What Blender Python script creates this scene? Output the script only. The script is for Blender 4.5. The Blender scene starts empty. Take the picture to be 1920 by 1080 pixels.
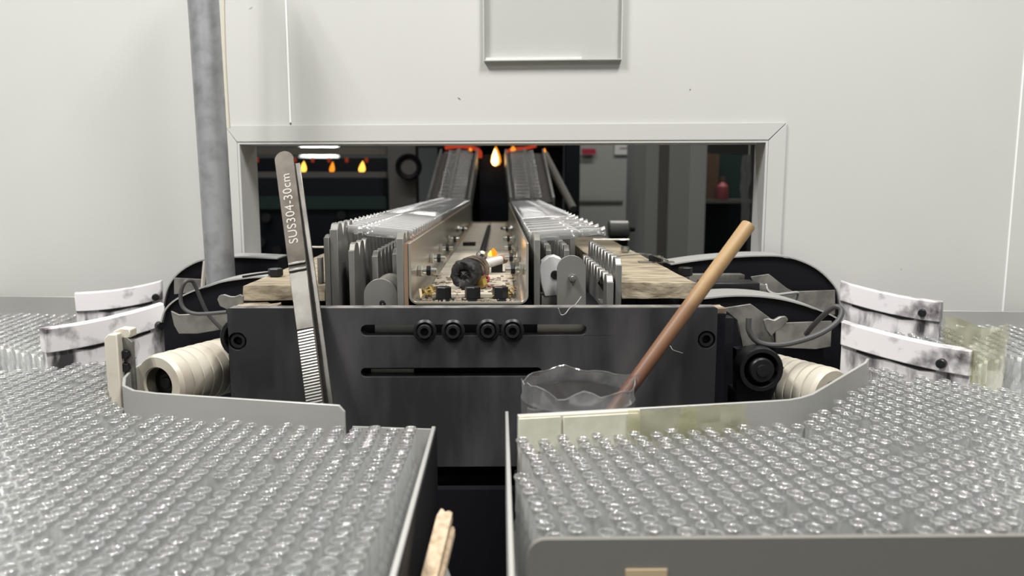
import bpy, math, random
import numpy as np
from mathutils import Vector, Matrix
from mathutils.geometry import tessellate_polygon
random.seed(7)
S = bpy.context.scene
COL = S.collection
# ------------------------------------------------------------------ camera
F = 1450.0                      # focal length in pixels of the 1920 wide frame
ZC = 1.2                        # camera height
YAW = math.atan(22 / F); PIT = math.atan(195 / F)
cd = bpy.data.cameras.new('camera'); cam = bpy.data.objects.new('camera', cd); COL.objects.link(cam)
cam.location = (0, 0, ZC)
cam.rotation_euler = (math.pi / 2 - PIT, 0, -YAW)
cd.sensor_width = 36; cd.lens = F / 1920 * 36
cd.clip_start = .01; cd.clip_end = 60
cd.dof.use_dof = True; cd.dof.focus_distance = .74; cd.dof.aperture_fstop = 7.5
S.camera = cam
# ------------------------------------------------------------------ world, light, exposure
w = bpy.data.worlds.new('world'); S.world = w; w.use_nodes = True
w.node_tree.nodes['Background'].inputs[0].default_value = (.9, .95, 1, 1)
w.node_tree.nodes['Background'].inputs[1].default_value = .15
S.view_settings.view_transform = 'Standard'; S.view_settings.look = 'None'
S.view_settings.gamma = 1; S.view_settings.use_curve_mapping = False
S.view_settings.exposure = -0.08
cy = S.cycles
cy.max_bounces = 28; cy.diffuse_bounces = 4; cy.glossy_bounces = 22; cy.transmission_bounces = 10
cy.transparent_max_bounces = 96
cy.caustics_reflective = False; cy.caustics_refractive = False
cy.use_denoising = True
cy.sample_clamp_indirect = 6.0
TUBES = [(-.80, .10, 19), (.45, .05, 16), (-.95, -1.5, 6), (.75, -1.5, 5)]    # ceiling fixtures of the front room: x, y, watts per tube
TUBE_Z = 2.55
def area(name, loc, sx, sy, watts, col=(1, .98, .95), rot=(0, 0, 0)):
    l = bpy.data.lights.new(name, 'AREA'); l.shape = 'RECTANGLE'; l.size = sx; l.size_y = sy; l.energy = watts; l.color = col
    o = bpy.data.objects.new(name, l); COL.objects.link(o); o.location = loc; o.rotation_euler = rot
    return o
for i, (x, y, e) in enumerate(TUBES):
    for k in (-1, 1):
        area('fluorescent_light', (x + k * .075, y, TUBE_Z), .02, .6, e)
area('rear_light', (.75, 2.7, 2.6), 1.2, .08, 13, (1, .98, .93))  # unseen lamp added to lift the partition and right rear hall
area('rear_light', (-.55, 1.55, 2.6), 1.3, .08, 12, (1, .99, .96))  # unseen lamp added for white streaks on the left conveyor glass
area('rear_light', (-1.8, 6.3, 2.55), .1, 1.2, 12, (.85, .95, 1))

# ------------------------------------------------------------------ helpers
rgt = Vector((math.cos(YAW), -math.sin(YAW), 0))
fwd = Vector((math.sin(YAW) * math.cos(PIT), math.cos(YAW) * math.cos(PIT), -math.sin(PIT)))
upv = Vector((math.sin(YAW) * math.sin(PIT), math.cos(YAW) * math.sin(PIT), math.cos(PIT)))
CAM = Vector((0, 0, ZC))
def ray(px, py): return fwd + rgt * ((px - 960) / F) + upv * ((540 - py) / F)
def A(px, py, Y):
    r = ray(px, py); return CAM + r * (Y / r.y)
def AZ(px, py, Z):
    r = ray(px, py); return CAM + r * ((Z - ZC) / r.z)
def proj(p):
    d = Vector(p) - CAM; z = d.dot(fwd)
    return 960 + F * d.dot(rgt) / z, 540 - F * d.dot(upv) / z, z

class G:
    """collects verts / faces of one mesh, world coordinates"""
    def __init__(s): s.v = []; s.f = []
    def add(s, vs, fs, M=None):
        n = len(s.v)
        s.v += [tuple(M @ Vector(p)) if M else tuple(p) for p in vs]
        s.f += [tuple(i + n for i in f) for f in fs]; return s
    def box(s, x0, x1, y0, y1, z0, z1, M=None):
        vs = [(x, y, z) for z in (z0, z1) for y in (y0, y1) for x in (x0, x1)]
        return s.add(vs, [(0, 2, 3, 1), (4, 5, 7, 6), (0, 1, 5, 4), (2, 6, 7, 3), (0, 4, 6, 2), (1, 3, 7, 5)], M)
    def prism(s, outlines, t0, t1, M=None):
        """2D outlines (outer, holes...) extruded along local z from t0 to t1"""
        polys = [[Vector((p[0], p[1], 0)) for p in o] for o in outlines]
        tris = tessellate_polygon(polys)
        flat = [p for o in polys for p in o]; n = len(flat)
        vs = [(p.x, p.y, t0) for p in flat] + [(p.x, p.y, t1) for p in flat]
        fs = []
        for a, b, c in tris:
            pa, pb, pc = flat[a], flat[b], flat[c]
            if (pb - pa).cross(pc - pa).z < 0: a, b, c = a, c, b
            fs.append((a + n, b + n, c + n)); fs.append((a, c, b))
        base = 0
        for k, o in enumerate(polys):
            m = len(o)
            ar = sum(o[i].x * o[(i + 1) % m].y - o[(i + 1) % m].x * o[i].y for i in range(m))
            ccw = ar > 0
            if k: ccw = not ccw
            for i in range(m):
                a, b = base + i, base + (i + 1) % m
                fs.append((a, b, b + n, a + n) if ccw else (b, a, a + n, b + n))
            base += m
        return s.add(vs, fs, M)
    def lathe(s, prof, seg=20, M=None, closed=False):
        """prof: (r, z) pairs round local z"""
        vs = []; fs = []; idx = []
        for r, z in prof:
            if r < 1e-7: idx.append([len(vs)]); vs.append((0, 0, z))
            else:
                idx.append([len(vs) + i for i in range(seg)])
                vs += [(r * math.cos(2 * math.pi * i / seg), r * math.sin(2 * math.pi * i / seg), z) for i in range(seg)]
        for a, b in zip(idx, idx[1:]):
            for i in range(seg):
                j = (i + 1) % seg
                if len(a) == 1 and len(b) == 1: continue
                if len(a) == 1: fs.append((a[0], b[j], b[i]))
                elif len(b) == 1: fs.append((a[i], a[j], b[0]))
                else: fs.append((a[i], a[j], b[j], b[i]))
        return s.add(vs, fs, M)
    def cyl(s, r, z0, z1, seg=20, M=None, ch=0):
        p = [(0, z0), (r - ch, z0), (r, z0 + ch), (r, z1 - ch), (r - ch, z1), (0, z1)] if ch else [(0, z0), (r, z0), (r, z1), (0, z1)]
        return s.lathe(p, seg, M)
    def tube(s, pts, r, seg=8, caps=True):
        pts = [Vector(p) for p in pts]; n = len(pts)
        rs = r if isinstance(r, (list, tuple)) else [r] * n
        t = (pts[1] - pts[0]).normalized(); nrm = t.orthogonal().normalized(); rings = []
        b0 = len(s.v)
        for i, p in enumerate(pts):
            t2 = (pts[min(i + 1, n - 1)] - pts[max(i - 1, 0)]).normalized()
            nrm = (nrm - t2 * nrm.dot(t2)).normalized(); bi = t2.cross(nrm)
            ring = []
            for k in range(seg):
                a = 2 * math.pi * k / seg
                ring.append(len(s.v)); s.v.append(tuple(p + (nrm * math.cos(a) + bi * math.sin(a)) * rs[i]))
            rings.append(ring)
        for a, b in zip(rings, rings[1:]):
            for k in range(seg):
                j = (k + 1) % seg; s.f.append((a[k], a[j], b[j], b[k]))
        if caps: s.f.append(tuple(reversed(rings[0]))); s.f.append(tuple(rings[-1]))
        return s
    def wallstrip(s, pts, zt, zb, th):
        """vertical strip following an xy polyline; zt, zb lists or numbers; th thickness to the left of travel"""
        n = len(pts); P = [Vector((p[0], p[1], 0)) for p in pts]
        zt = zt if isinstance(zt, (list, tuple)) else [zt] * n; zb = zb if isinstance(zb, (list, tuple)) else [zb] * n
        vs = []; fs = []
        for i, p in enumerate(P):
            t = (P[min(i + 1, n - 1)] - P[max(i - 1, 0)]).normalized(); q = p + Vector((-t.y, t.x, 0)) * th
            vs += [(p.x, p.y, zb[i]), (p.x, p.y, zt[i]), (q.x, q.y, zt[i]), (q.x, q.y, zb[i])]
        for i in range(n - 1):
            a = 4 * i; b = a + 4
            for k in range(4):
                j = (k + 1) % 4; fs.append((a + k, b + k, b + j, a + j))
        fs.append((0, 1, 2, 3)); e = 4 * (n - 1); fs.append((e + 3, e + 2, e + 1, e))
        return s.add(vs, fs)

def MX(loc, ax=(1, 0, 0), ay=(0, 1, 0), az=None):
    ax = Vector(ax).normalized(); ay = Vector(ay); ay = (ay - ax * ay.dot(ax)).normalized(); az = ax.cross(ay)
    M = Matrix.Identity(4)
    for i, c in enumerate((ax, ay, az)):
        for j in range(3): M[j][i] = c[j]
    M.translation = Vector(loc); return M
def FRONT(Y): return MX((0, Y, 0), (1, 0, 0), (0, 0, 1))          # local x,y -> X,Z ; local z -> -Y (towards the camera)
def SIDE(X): return MX((X, 0, 0), (0, 1, 0), (0, 0, 1))           # local x,y -> Y,Z ; local z -> X
def ALONG(p, d):                                                  # local z along d
    d = Vector(d).normalized(); o = d.orthogonal(); return MX(p, o, d.cross(o))
def pxpoly(pts, Y): return [(q.x, q.z) for q in (A(a, b, Y) for a, b in pts)]
def smooth_path(pts, n=6):
    P = [Vector(p) for p in pts]; out = []
    for i in range(len(P) - 1):
        p0, p1, p2, p3 = P[max(i - 1, 0)], P[i], P[i + 1], P[min(i + 2, len(P) - 1)]
        for k in range(n):
            t = k / n
            out.append(.5 * ((2 * p1) + (p2 - p0) * t + (2 * p0 - 5 * p1 + 4 * p2 - p3) * t * t + (3 * p1 - p0 - 3 * p2 + p3) * t ** 3))
    return out + [P[-1]]

def mesh_of(g, name, sharp=32):
    me = bpy.data.meshes.new(name); me.from_pydata(g.v, [], g.f); me.update()
    me.shade_smooth(); me.set_sharp_from_angle(angle=math.radians(sharp)); return me
def wl(o):
    p = Vector(o.location)
    while o.parent: o = o.parent; p += Vector(o.location)
    return p
def thing(name, label, cat, loc, group=None, kind=None):
    o = bpy.data.objects.new(name, None); o.empty_display_size = .01; COL.objects.link(o); o.location = loc
    o['label'] = label; o['category'] = cat
    if group: o['group'] = group
    if kind: o['kind'] = kind
    return o
def part(name, g, mt, parent, label=None, bevel=0, sharp=32, kind=None):
    me = mesh_of(g, name, sharp); me.materials.append(mt)
    vs = np.array(g.v); c = Vector(((vs[:, 0].min() + vs[:, 0].max()) / 2, (vs[:, 1].min() + vs[:, 1].max()) / 2, vs[:, 2].min()))
    me.transform(Matrix.Translation(-c))
    o = bpy.data.objects.new(name, me); COL.objects.link(o)
    if parent: o.parent = parent; o.location = c - wl(parent)
    else: o.location = c
    if label: o['label'] = label
    if kind: o['kind'] = kind
    if bevel:
        b = o.modifiers.new('bevel', 'BEVEL'); b.width = bevel; b.segments = 2; b.limit_method = 'ANGLE'; b.angle_limit = math.radians(40); b.harden_normals = False
    return o
def solo(name, g, mt, label, cat, group=None, bevel=0, kind=None, sharp=32):
    o = part(name, g, mt, None, label, bevel, sharp, kind); o['category'] = cat
    if group: o['group'] = group
    return o
def struct(name, g, mt, label, cat='structure', bevel=0):
    o = part(name, g, mt, None, label, bevel); o['kind'] = 'structure'; o['category'] = cat; return o

# ------------------------------------------------------------------ materials
def mat(name, col, rough=.5, metal=0, col2=None, scale=20, lo=.4, hi=.65, bump=0, bscale=None, stretch=None, spec=None, detail=6):
    m = bpy.data.materials.new(name); m.use_nodes = True; nt = m.node_tree; N = nt.nodes; L = nt.links
    b = N['Principled BSDF']; b.inputs['Base Color'].default_value = (*col, 1); b.inputs['Roughness'].default_value = rough; b.inputs['Metallic'].default_value = metal
    if spec is not None: b.inputs['Specular IOR Level'].default_value = spec
    if col2 or bump:
        tc = N.new('ShaderNodeTexCoord'); mp = N.new('ShaderNodeMapping'); L.new(tc.outputs['Object'], mp.inputs[0])
        if stretch: mp.inputs['Scale'].default_value = stretch
    if col2:
        nz = N.new('ShaderNodeTexNoise'); nz.inputs['Scale'].default_value = scale; nz.inputs['Detail'].default_value = detail; L.new(mp.outputs[0], nz.inputs[0])
        cr = N.new('ShaderNodeValToRGB'); cr.color_ramp.elements[0].position = lo; cr.color_ramp.elements[1].position = hi
        cr.color_ramp.elements[0].color = (*col, 1); cr.color_ramp.elements[1].color = (*col2, 1)
        L.new(nz.outputs['Fac'], cr.inputs[0]); L.new(cr.outputs[0], b.inputs['Base Color'])
    if bump:
        n2 = N.new('ShaderNodeTexNoise'); n2.inputs['Scale'].default_value = bscale or scale; n2.inputs['Detail'].default_value = 5; L.new(mp.outputs[0], n2.inputs[0])
        bp = N.new('ShaderNodeBump'); bp.inputs['Strength'].default_value = bump; bp.inputs['Distance'].default_value = .002
        L.new(n2.outputs['Fac'], bp.inputs['Height']); L.new(bp.outputs[0], b.inputs['Normal'])
    return m
def emit(name, col, st):
    m = bpy.data.materials.new(name); m.use_nodes = True; nt = m.node_tree; nt.nodes.clear()
    e = nt.nodes.new('ShaderNodeEmission'); e.inputs[0].default_value = (*col, 1); e.inputs[1].default_value = st
    o = nt.nodes.new('ShaderNodeOutputMaterial'); nt.links.new(e.outputs[0], o.inputs[0]); return m
def thin(name, tint=(.985, .988, .985), edge=(.88, .89, .885), base=.05, power=3.0, rough=.03, milk=0, milkcol=(.9, .9, .85), nscale=0):
    """thin-walled clear material: see-through with reflections that grow towards the edges"""
    m = bpy.data.materials.new(name); m.use_nodes = True; nt = m.node_tree; N = nt.nodes; L = nt.links; N.clear()
    lw = N.new('ShaderNodeLayerWeight'); lw.inputs[0].default_value = .5
    pw = N.new('ShaderNodeMath'); pw.operation = 'POWER'; L.new(lw.outputs['Facing'], pw.inputs[0]); pw.inputs[1].default_value = power
    mr = N.new('ShaderNodeMath'); mr.operation = 'MULTIPLY_ADD'; L.new(pw.outputs[0], mr.inputs[0]); mr.inputs[1].default_value = .9 - base; mr.inputs[2].default_value = base
    mc = N.new('ShaderNodeMix'); mc.data_type = 'RGBA'; L.new(pw.outputs[0], mc.inputs[0]); mc.inputs[6].default_value = (*tint, 1); mc.inputs[7].default_value = (*edge, 1)
    tr = N.new('ShaderNodeBsdfTransparent'); L.new(mc.outputs[2], tr.inputs[0])
    gl = N.new('ShaderNodeBsdfGlossy'); gl.inputs['Roughness'].default_value = rough; gl.inputs[0].default_value = (.99, .99, .99, 1)
    mx = N.new('ShaderNodeMixShader'); L.new(mr.outputs[0], mx.inputs[0]); L.new(tr.outputs[0], mx.inputs[1]); L.new(gl.outputs[0], mx.inputs[2])
    out = N.new('ShaderNodeOutputMaterial'); last = mx
    if milk:
        df = N.new('ShaderNodeBsdfDiffuse'); df.inputs[0].default_value = (*milkcol, 1)
        tl = N.new('ShaderNodeBsdfTranslucent'); tl.inputs[0].default_value = (*milkcol, 1)
        dm = N.new('ShaderNodeMixShader'); dm.inputs[0].default_value = .4; L.new(df.outputs[0], dm.inputs[1]); L.new(tl.outputs[0], dm.inputs[2])
        m2 = N.new('ShaderNodeMixShader'); m2.inputs[0].default_value = milk
        if nscale:
            tc = N.new('ShaderNodeTexCoord'); nz = N.new('ShaderNodeTexNoise'); nz.inputs['Scale'].default_value = nscale; L.new(tc.outputs['Object'], nz.inputs[0])
            ml = N.new('ShaderNodeMath'); ml.operation = 'MULTIPLY'; L.new(nz.outputs['Fac'], ml.inputs[0]); ml.inputs[1].default_value = milk * 2; L.new(ml.outputs[0], m2.inputs[0])
        L.new(mx.outputs[0], m2.inputs[1]); L.new(dm.outputs[0], m2.inputs[2]); last = m2
    L.new(last.outputs[0], out.inputs[0]); return m

M_wall = mat('white_panel', (.58, .58, .558), .38, 0, (.55, .55, .525), 3, .45, .75)
M_trim = mat('aluminium_trim', (.55, .55, .53), .45)
M_seal = mat('sealant', (.92, .92, .9), .5)
M_floor = mat('floor_paint', (.22, .24, .23), .6)
M_ceil = mat('ceiling_white', (.8, .8, .78), .8)
M_roomwall = mat('room_wall', (.30, .31, .30), .8)
M_rearwall = mat('rear_wall', (.42, .43, .40), .7)
M_plate = mat('blackened_steel', (.030, .030, .033), .42, .25, (.115, .112, .115), 24, .42, .80, .25, 60, (1, 1, .25))
M_black = mat('black_steel', (.006, .006, .009), .55, 0, spec=.22)
M_bolt = mat('black_oxide', (.03, .03, .032), .38, .6)
M_pitch = mat('bolt_hole', (.004, .004, .004), .9)
M_steel = mat('dull_steel', (.36, .36, .34), .38, .75, (.27, .27, .25), 25, .4, .7)
M_comb = mat('comb_steel', (.26, .255, .235), .42, .45, (.19, .185, .17), 18, .4, .75, .1, 40, (1, 1, .3))
M_stain = mat('stainless', (.62, .61, .58), .22, .95, (.5, .48, .44), 12, .45, .7)
M_trough = mat('worn_stainless', (.60, .57, .50), .26, .7, (.42, .37, .29), 9, .5, .75, .05, 30)
M_tray = mat('tray_steel', (.50, .50, .475), .36, .3, (.44, .44, .42), 8, .4, .7)
M_dark_tray = mat('front_rim_steel', (.28, .27, .25), .5, .5)
M_trayfloor = mat('tray_floor_steel', (.84, .85, .83), .5, 0)
M_guide = mat('stained_white_plastic', (.86, .83, .84), .45, 0, (.05, .045, .05), 60, .44, .63, 0, None, (1, 1, .3), None, 8)
M_guide2 = mat('white_plastic_rail', (.88, .85, .86), .4, 0, (.10, .085, .09), 34, .50, .68, 0, None, None, None, 8)
M_cream = mat('cream_plastic', (.64, .60, .51), .45, 0, (.45, .40, .30), 40, .6, .8)
M_pad = mat('yellowed_pad', (.74, .74, .62), .35, 0, (.60, .60, .44), 45, .42, .7)
M_nylon = mat('yellowed_nylon', (.60, .56, .47), .38, 0, (.44, .38, .29), 22, .45, .75)
M_slab = mat('refractory_board', (.42, .36, .26), .9, 0, (.15, .115, .075), 55, .38, .72, 1, 90, (.6, 1.6, 1.4), None, 10)
M_tfloor = mat('trough_board', (.50, .46, .38), .8, 0, (.27, .235, .18), 28, .42, .75, .6, 60, (.35, 2.2, 1), None, 9)
M_debris = mat('scale_debris', (.40, .34, .26), .85, 0, (.16, .12, .08), 55, .4, .62, .6, 80)
M_copper = mat('brown_sheet', (.36, .24, .16), .45, .5)
M_galv = mat('galvanised_pipe', (.41, .42, .435), .42, .5, (.30, .305, .315), 55, .42, .68, .15, 40)
M_guard = mat('guard_edge', (.42, .42, .40), .5, .3)
M_rubber = mat('rubber_cable', (.07, .07, .07), .55)
M_strap = mat('greasy_bracket', (.27, .26, .235), .45, .4, (.08, .075, .07), 45, .42, .72)
M_tweez = mat('polished_steel', (.22, .21, .195), .30, .9, (.13, .12, .11), 40, .4, .7)
M_tweezflat = mat('brushed_steel', (.125, .11, .092), .45, .5, (.085, .074, .06), 60, .4, .6)
M_etch = mat('etched_lettering', (.50, .475, .44), .6, .1)
M_wood = mat('tan_wood', (.50, .33, .16), .5, 0, (.34, .19, .08), 30, .4, .7, .1, 60, (12, 12, 1))
M_woodred = mat('red_wood', (.26, .10, .06), .45, 0, (.17, .06, .035), 30, .4, .7, .1, 60, (12, 12, 1))
M_rod = mat('stained_rod', (.4, .25, .12), .48)
nt = M_rod.node_tree; tcx = nt.nodes.new('ShaderNodeTexCoord'); sx = nt.nodes.new('ShaderNodeSeparateXYZ'); nt.links.new(tcx.outputs['Generated'], sx.inputs[0])
rnz = nt.nodes.new('ShaderNodeTexNoise'); rnz.inputs['Scale'].default_value = 7; rnz.inputs['Detail'].default_value = 6; nt.links.new(tcx.outputs['Generated'], rnz.inputs[0])
rma = nt.nodes.new('ShaderNodeMath'); rma.operation = 'MULTIPLY_ADD'; rma.inputs[1].default_value = .30; nt.links.new(rnz.outputs['Fac'], rma.inputs[0]); nt.links.new(sx.outputs['Z'], rma.inputs[2])
rcr = nt.nodes.new('ShaderNodeValToRGB'); nt.links.new(rma.outputs[0], rcr.inputs[0]); el = rcr.color_ramp.elements
el[0].position = .32; el[0].color = (.10, .036, .024, 1); el[1].position = 1.12; el[1].color = (.36, .23, .105, 1)
for pos_, c_ in ((.60, (.15, .065, .036, 1)), (.85, (.215, .115, .055, 1))):
    e_ = el.new(pos_); e_.color = c_
nt.links.new(rcr.outputs[0], nt.nodes['Principled BSDF'].inputs['Base Color'])
M_slat = mat('pale_wood', (.56, .44, .31), .7, 0, (.36, .27, .17), 14, .4, .65, .3, 60, (14, 14, 1))
M_white = mat('white_paint', (.8, .8, .78), .5)
M_cam = mat('worn_white_metal', (.66, .66, .65), .4, .2, (.35, .35, .34), 45, .5, .72)
M_char = mat('charred_tar', (.010, .010, .011), .62, 0, (.02, .019, .018), 60, .5, .7, 1, 90)
M_wrap = mat('scorched_wrap', (.17, .13, .09), .8, 0, (.07, .05, .04), 80, .4, .6, .6, 90)
M_red = mat('red_wire', (.30, .04, .04), .5)
M_amber = mat('amber_film', (.45, .30, .08), .35)
M_glass = thin('thin_glass', (.994, .995, .994), (.93, .94, .935), .08, 1.9, .045, .20, (.985, .99, .985))  # milk whitens the clear glass for light scattered among the ampoules
M_glass_line = thin('conveyor_glass', (.97, .975, .97), (.50, .52, .51), .26, 1.3, .045, .20, (.97, .97, .96))  # whiter copy with dark edges stands in for reflections on the conveyor glass
M_glass_ramp = thin('ramp_glass', (.97, .97, .97), (.8, .8, .8), .10, 2.0, .05, .02)  # clearer glass copy that makes the rear ramps look less lit
M_lip = thin('glass_lip', (.97, .98, .975), (.9, .91, .9), .42, 1.2, .07, .06, (.97, .98, .97))
M_cup = thin('clear_plastic', (.93, .93, .93), (.7, .7, .72), .09, 2.0, .10, .09, (.8, .8, .8), 40)
M_cupband = thin('hazy_plastic', (.9, .9, .9), (.7, .7, .72), .12, 1.6, .12, .22, (.75, .75, .77), 60)
M_tape = thin('yellowed_tape', (.90, .90, .74), (.7, .68, .5), .10, 2.2, .15, .28, (.78, .76, .56), 30)
M_acryl = thin('acrylic_sheet', (.985, .987, .985), (.9, .92, .9), .02, 4, .05, 0)
M_fire = emit('flame_yellow', (1, .50, .07), 2.6)
M_fire3 = emit('flame_white', (1, .62, .22), 7)
M_fire2 = emit('flame_orange', (1, .28, .02), 1.6)
M_glow = emit('red_hot', (1, .10, .04), .45)
M_ember = emit('ember', (1, .14, .05), .22)
M_lamp = emit('lamp_tube', (.93, 1, .97), 9)
M_blue = mat('dark_blue_machine', (.005, .008, .016), .5, .2)
M_green = mat('dark_green_paint', (.02, .05, .045), .6)
M_brownbox = mat('brown_cardboard', (.16, .10, .07), .8)
M_pink = mat('pink_plastic', (.42, .10, .12), .5)
M_post = mat('rear_post', (.16, .15, .135), .6)
M_rampbed = mat('dark_brown_sheet', (.05, .042, .036), .7)  # even dark brown for the ramp beds
M_sign = mat('red_sign', (.45, .03, .06), .5)
M_tan = mat('tan_sticker', (.55, .43, .27), .7)
M_dust = mat('grey_dust', (.22, .21, .20), .9, 0, (.08, .075, .07), 50, .4, .65)
M_fibre = mat('dusty_fibre', (.45, .44, .42), .9)

# ------------------------------------------------------------------ room shell
def WY(x): return 1.02 - .085 * x                 # front face of the panel wall
wdir = Vector((1, -.085, 0)).normalized()
MW = MX((0, 1.02, 0), wdir, (0, 0, 1))            # local x along the wall, y = height, z towards the camera
def AW(px, py):                                   # pixel -> wall plane coordinates (u, z)
    r = ray(px, py); t = (1.02) / (r.y + .085 * r.x); p = CAM + r * t
    return (p.x / wdir.x, p.z)
UL = AW(448, 300)[0]; UR = AW(1438, 300)[0]; ZT = (AW(448, 268)[1] + AW(1437, 261)[1]) / 2
TH = .05
s1 = AW(540, 100)[0]; s2 = AW(1917, 150)[0]
wall = thing('wall_back', 'white insulated panel wall with a wide rectangular opening', 'wall', (0, 1.02, 0), kind='structure')
e = .0008
gp = G().prism([[(-3, 0), (UL, 0), (UL, ZT), (s1 - e, ZT), (s1 - e, 3), (-3, 3)]], -TH, 0, MW); part('wall_panel', gp, M_wall, wall)
gp = G().prism([[(s1 + e, ZT), (UR, ZT), (UR, 0), (s2 - e, 0), (s2 - e, 3), (s1 + e, 3)]], -TH, 0, MW); part('wall_panel', gp, M_wall, wall)
gp = G().prism([[(s2 + e, 0), (3, 0), (3, 3), (s2 + e, 3)]], -TH, 0, MW); part('wall_panel', gp, M_wall, wall)
gp = G().prism([[(UL + .001, 0), (-.26, 0), (-.26, 1.08), (UL + .001, 1.08)]], -TH, 0, MW); part('wall_panel', gp, M_wall, wall)
gp = G().prism([[(.235, 0), (UR - .001, 0), (UR - .001, 1.08), (.235, 1.08)]], -TH, 0, MW); part('wall_panel', gp, M_wall, wall)
part('sealant_bead', G().box(s1 - .0012, s1 + .0012, ZT + .025, 3, -.002, .0012, MW), M_seal, wall)
part('sealant_bead', G().box(s2 - .001, s2 + .001, 0, 3, -.002, .0006, MW), M_seal, wall)
tw = .0215
for k, (px, py, w_, h_, an) in enumerate(((861, 185, .0055, .0016, -.6), (1294, 168, .002, .002, 0), (385, 175, .004, .0012, .5), (1690, 505, .002, .002, 0), (28, 560, .003, .001, 1.2), (470, 15, .006, .0015, .5))):
    u_, z_ = AW(px, py); part('scuff', G().prism([[(-w_ / 2, 0), (0, -h_ / 2), (w_ / 2, 0), (0, h_ / 2)]], 0, .0003, MW @ Matrix.Translation((u_, z_, 0)) @ Matrix.Rotation(an, 4, 'Z')), M_post if k < 2 else M_rearwall, wall)
g = G().prism([[(UL - tw * .75, ZT + tw), (UR + tw, ZT + tw), (UR, ZT), (UL, ZT)]], 0.0002, .004, MW); struct('trim_1', g, M_trim, 'grey aluminium strip along the top edge of the wall opening', 'trim', .0006)
g = G().prism([[(UL - tw * .75, ZT + tw - .0006), (UL - .0004, ZT - .0006), (UL - .0004, .9), (UL - tw * .75, .9)]], 0.0002, .004, MW); struct('trim_2', g, M_trim, 'grey aluminium strip down the left side of the wall opening', 'trim', .0006)
g = G().prism([[(UR + tw, ZT + tw - .0012), (UR + tw, .9), (UR + .0004, .9), (UR + .0004, ZT - .001)]], 0.0002, .004, MW); struct('trim_3', g, M_trim, 'grey aluminium strip down the right side of the wall opening', 'trim', .0006)
g = G().box(UL, UL + .003, .9, ZT, -TH - .004, .003, MW); g.box(UR - .003, UR, .9, ZT, -TH - .004, .003, MW); g.box(UL + .003, UR - .003, ZT - .003, ZT, -TH - .004, .003, MW)
struct('trim_4', g, M_trim, 'metal lining inside the jambs of the wall opening', 'trim')
struct('floor', G().box(-3, 3, -3, 9, -.1, 0), M_floor, 'dark painted workshop floor', 'floor')
struct('ceiling', G().box(-3, 3, -3, 9, 3, 3.1), M_ceil, 'white workshop ceiling', 'ceiling')
struct('wall_left', G().box(-3.1, -3, -3, 9, 0, 3), M_roomwall, 'plain wall left of the workshop', 'wall')
struct('wall_right', G().box(3, 3.1, -3, 9, 0, 3), M_roomwall, 'plain wall right of the workshop', 'wall')
struct('wall_front', G().box(-3, 3, -3.1, -3, 0, 3), M_roomwall, 'plain wall behind the viewpoint', 'wall')
struct('wall_rear', G().box(-3, 3, 9, 9.1, 0, 3), M_rearwall, 'far wall of the furnace hall', 'wall')

# ceiling fixtures (outside the picture)
for i, (x, y, en) in enumerate(TUBES):
    f = thing('ceiling_light', 'twin tube ceiling light of the packing room, number %s along the ceiling' % ('one', 'two', 'three', 'four')[i], 'light', (x, y, 3), 'packing room ceiling lights')
    part('housing', G().box(x - .12, x + .12, y - .34, y + .34, 2.60, 2.66), M_white, f)
    part('rod', G().cyl(.006, 2.66, 3, 8, Matrix.Translation((x, y - .2, 0))), M_white, f); part('rod', G().cyl(.006, 2.66, 3, 8, Matrix.Translation((x, y + .2, 0))), M_white, f)

# ------------------------------------------------------------------ trays
ZR = 1.026           # ring tops of the standing ampoules
HA = .074            # ampoule height
ZF = ZR - HA         # tray floor top
ZRIM = 1.039
def arc2(p, q, r, n=6):
    return [(p[0] + (q[0] - p[0]) * i / n, p[1] + (q[1] - p[1]) * i / n) for i in range(n + 1)]
left_floor = [(-.049, .25), (-.049, .548), (-.119, .556), (-.28, .594), (-.328, .662), (-.352, .84), (-.43, 1.04), (-.85, 1.075), (-.85, .25)]
lt = thing('ampoule_tray', 'left steel tray packed with standing glass ampoules', 'tray', (-.4, .6, ZF - .003), 'packing trays')
part('tray_floor', G().prism([left_floor], ZF - .003, ZF), M_trayfloor, lt)
part('side_wall', G().box(-.0505, -.0475, .25, .548, ZF, 1.0245), M_tray, lt, bevel=.0006)
part('side_shade', G().box(-.0474, -.0466, .25, .548, ZF - .02, 1.0225), M_black, lt, 'black sheet put in for shade on the outer face')  # black sheet puts the wall's shade into its outer face
rp = [(-.119, .553)] + [(-.119 - .161 * t, .553 + .038 * t) for t in (.25, .5, .75, .93)] + [(-.29, .597), (-.305, .612), (-.315, .634), (-.322, .66), (-.326, .69)]
zt = [ZRIM] * 6 + [ZRIM, ZRIM + .001, ZRIM + .001, ZRIM]
rp2 = [(-.1145, .5525)] + rp; 
part('back_rim', G().wallstrip(rp2, [ZRIM - .005] + zt, ZF, -.0025), M_tray, lt, bevel=.0005)
part('back_edge', G().wallstrip([(-.049, .549), (-.11, .5565)], 1.0215, ZF, -.002), M_tray, lt)
part('rear_wall', G().wallstrip([(-.555, WY(-.555) - .012), (-.85, WY(-.85) - .012)], 1.047, ZF, .002), M_tray, lt, bevel=.0006)

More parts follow.
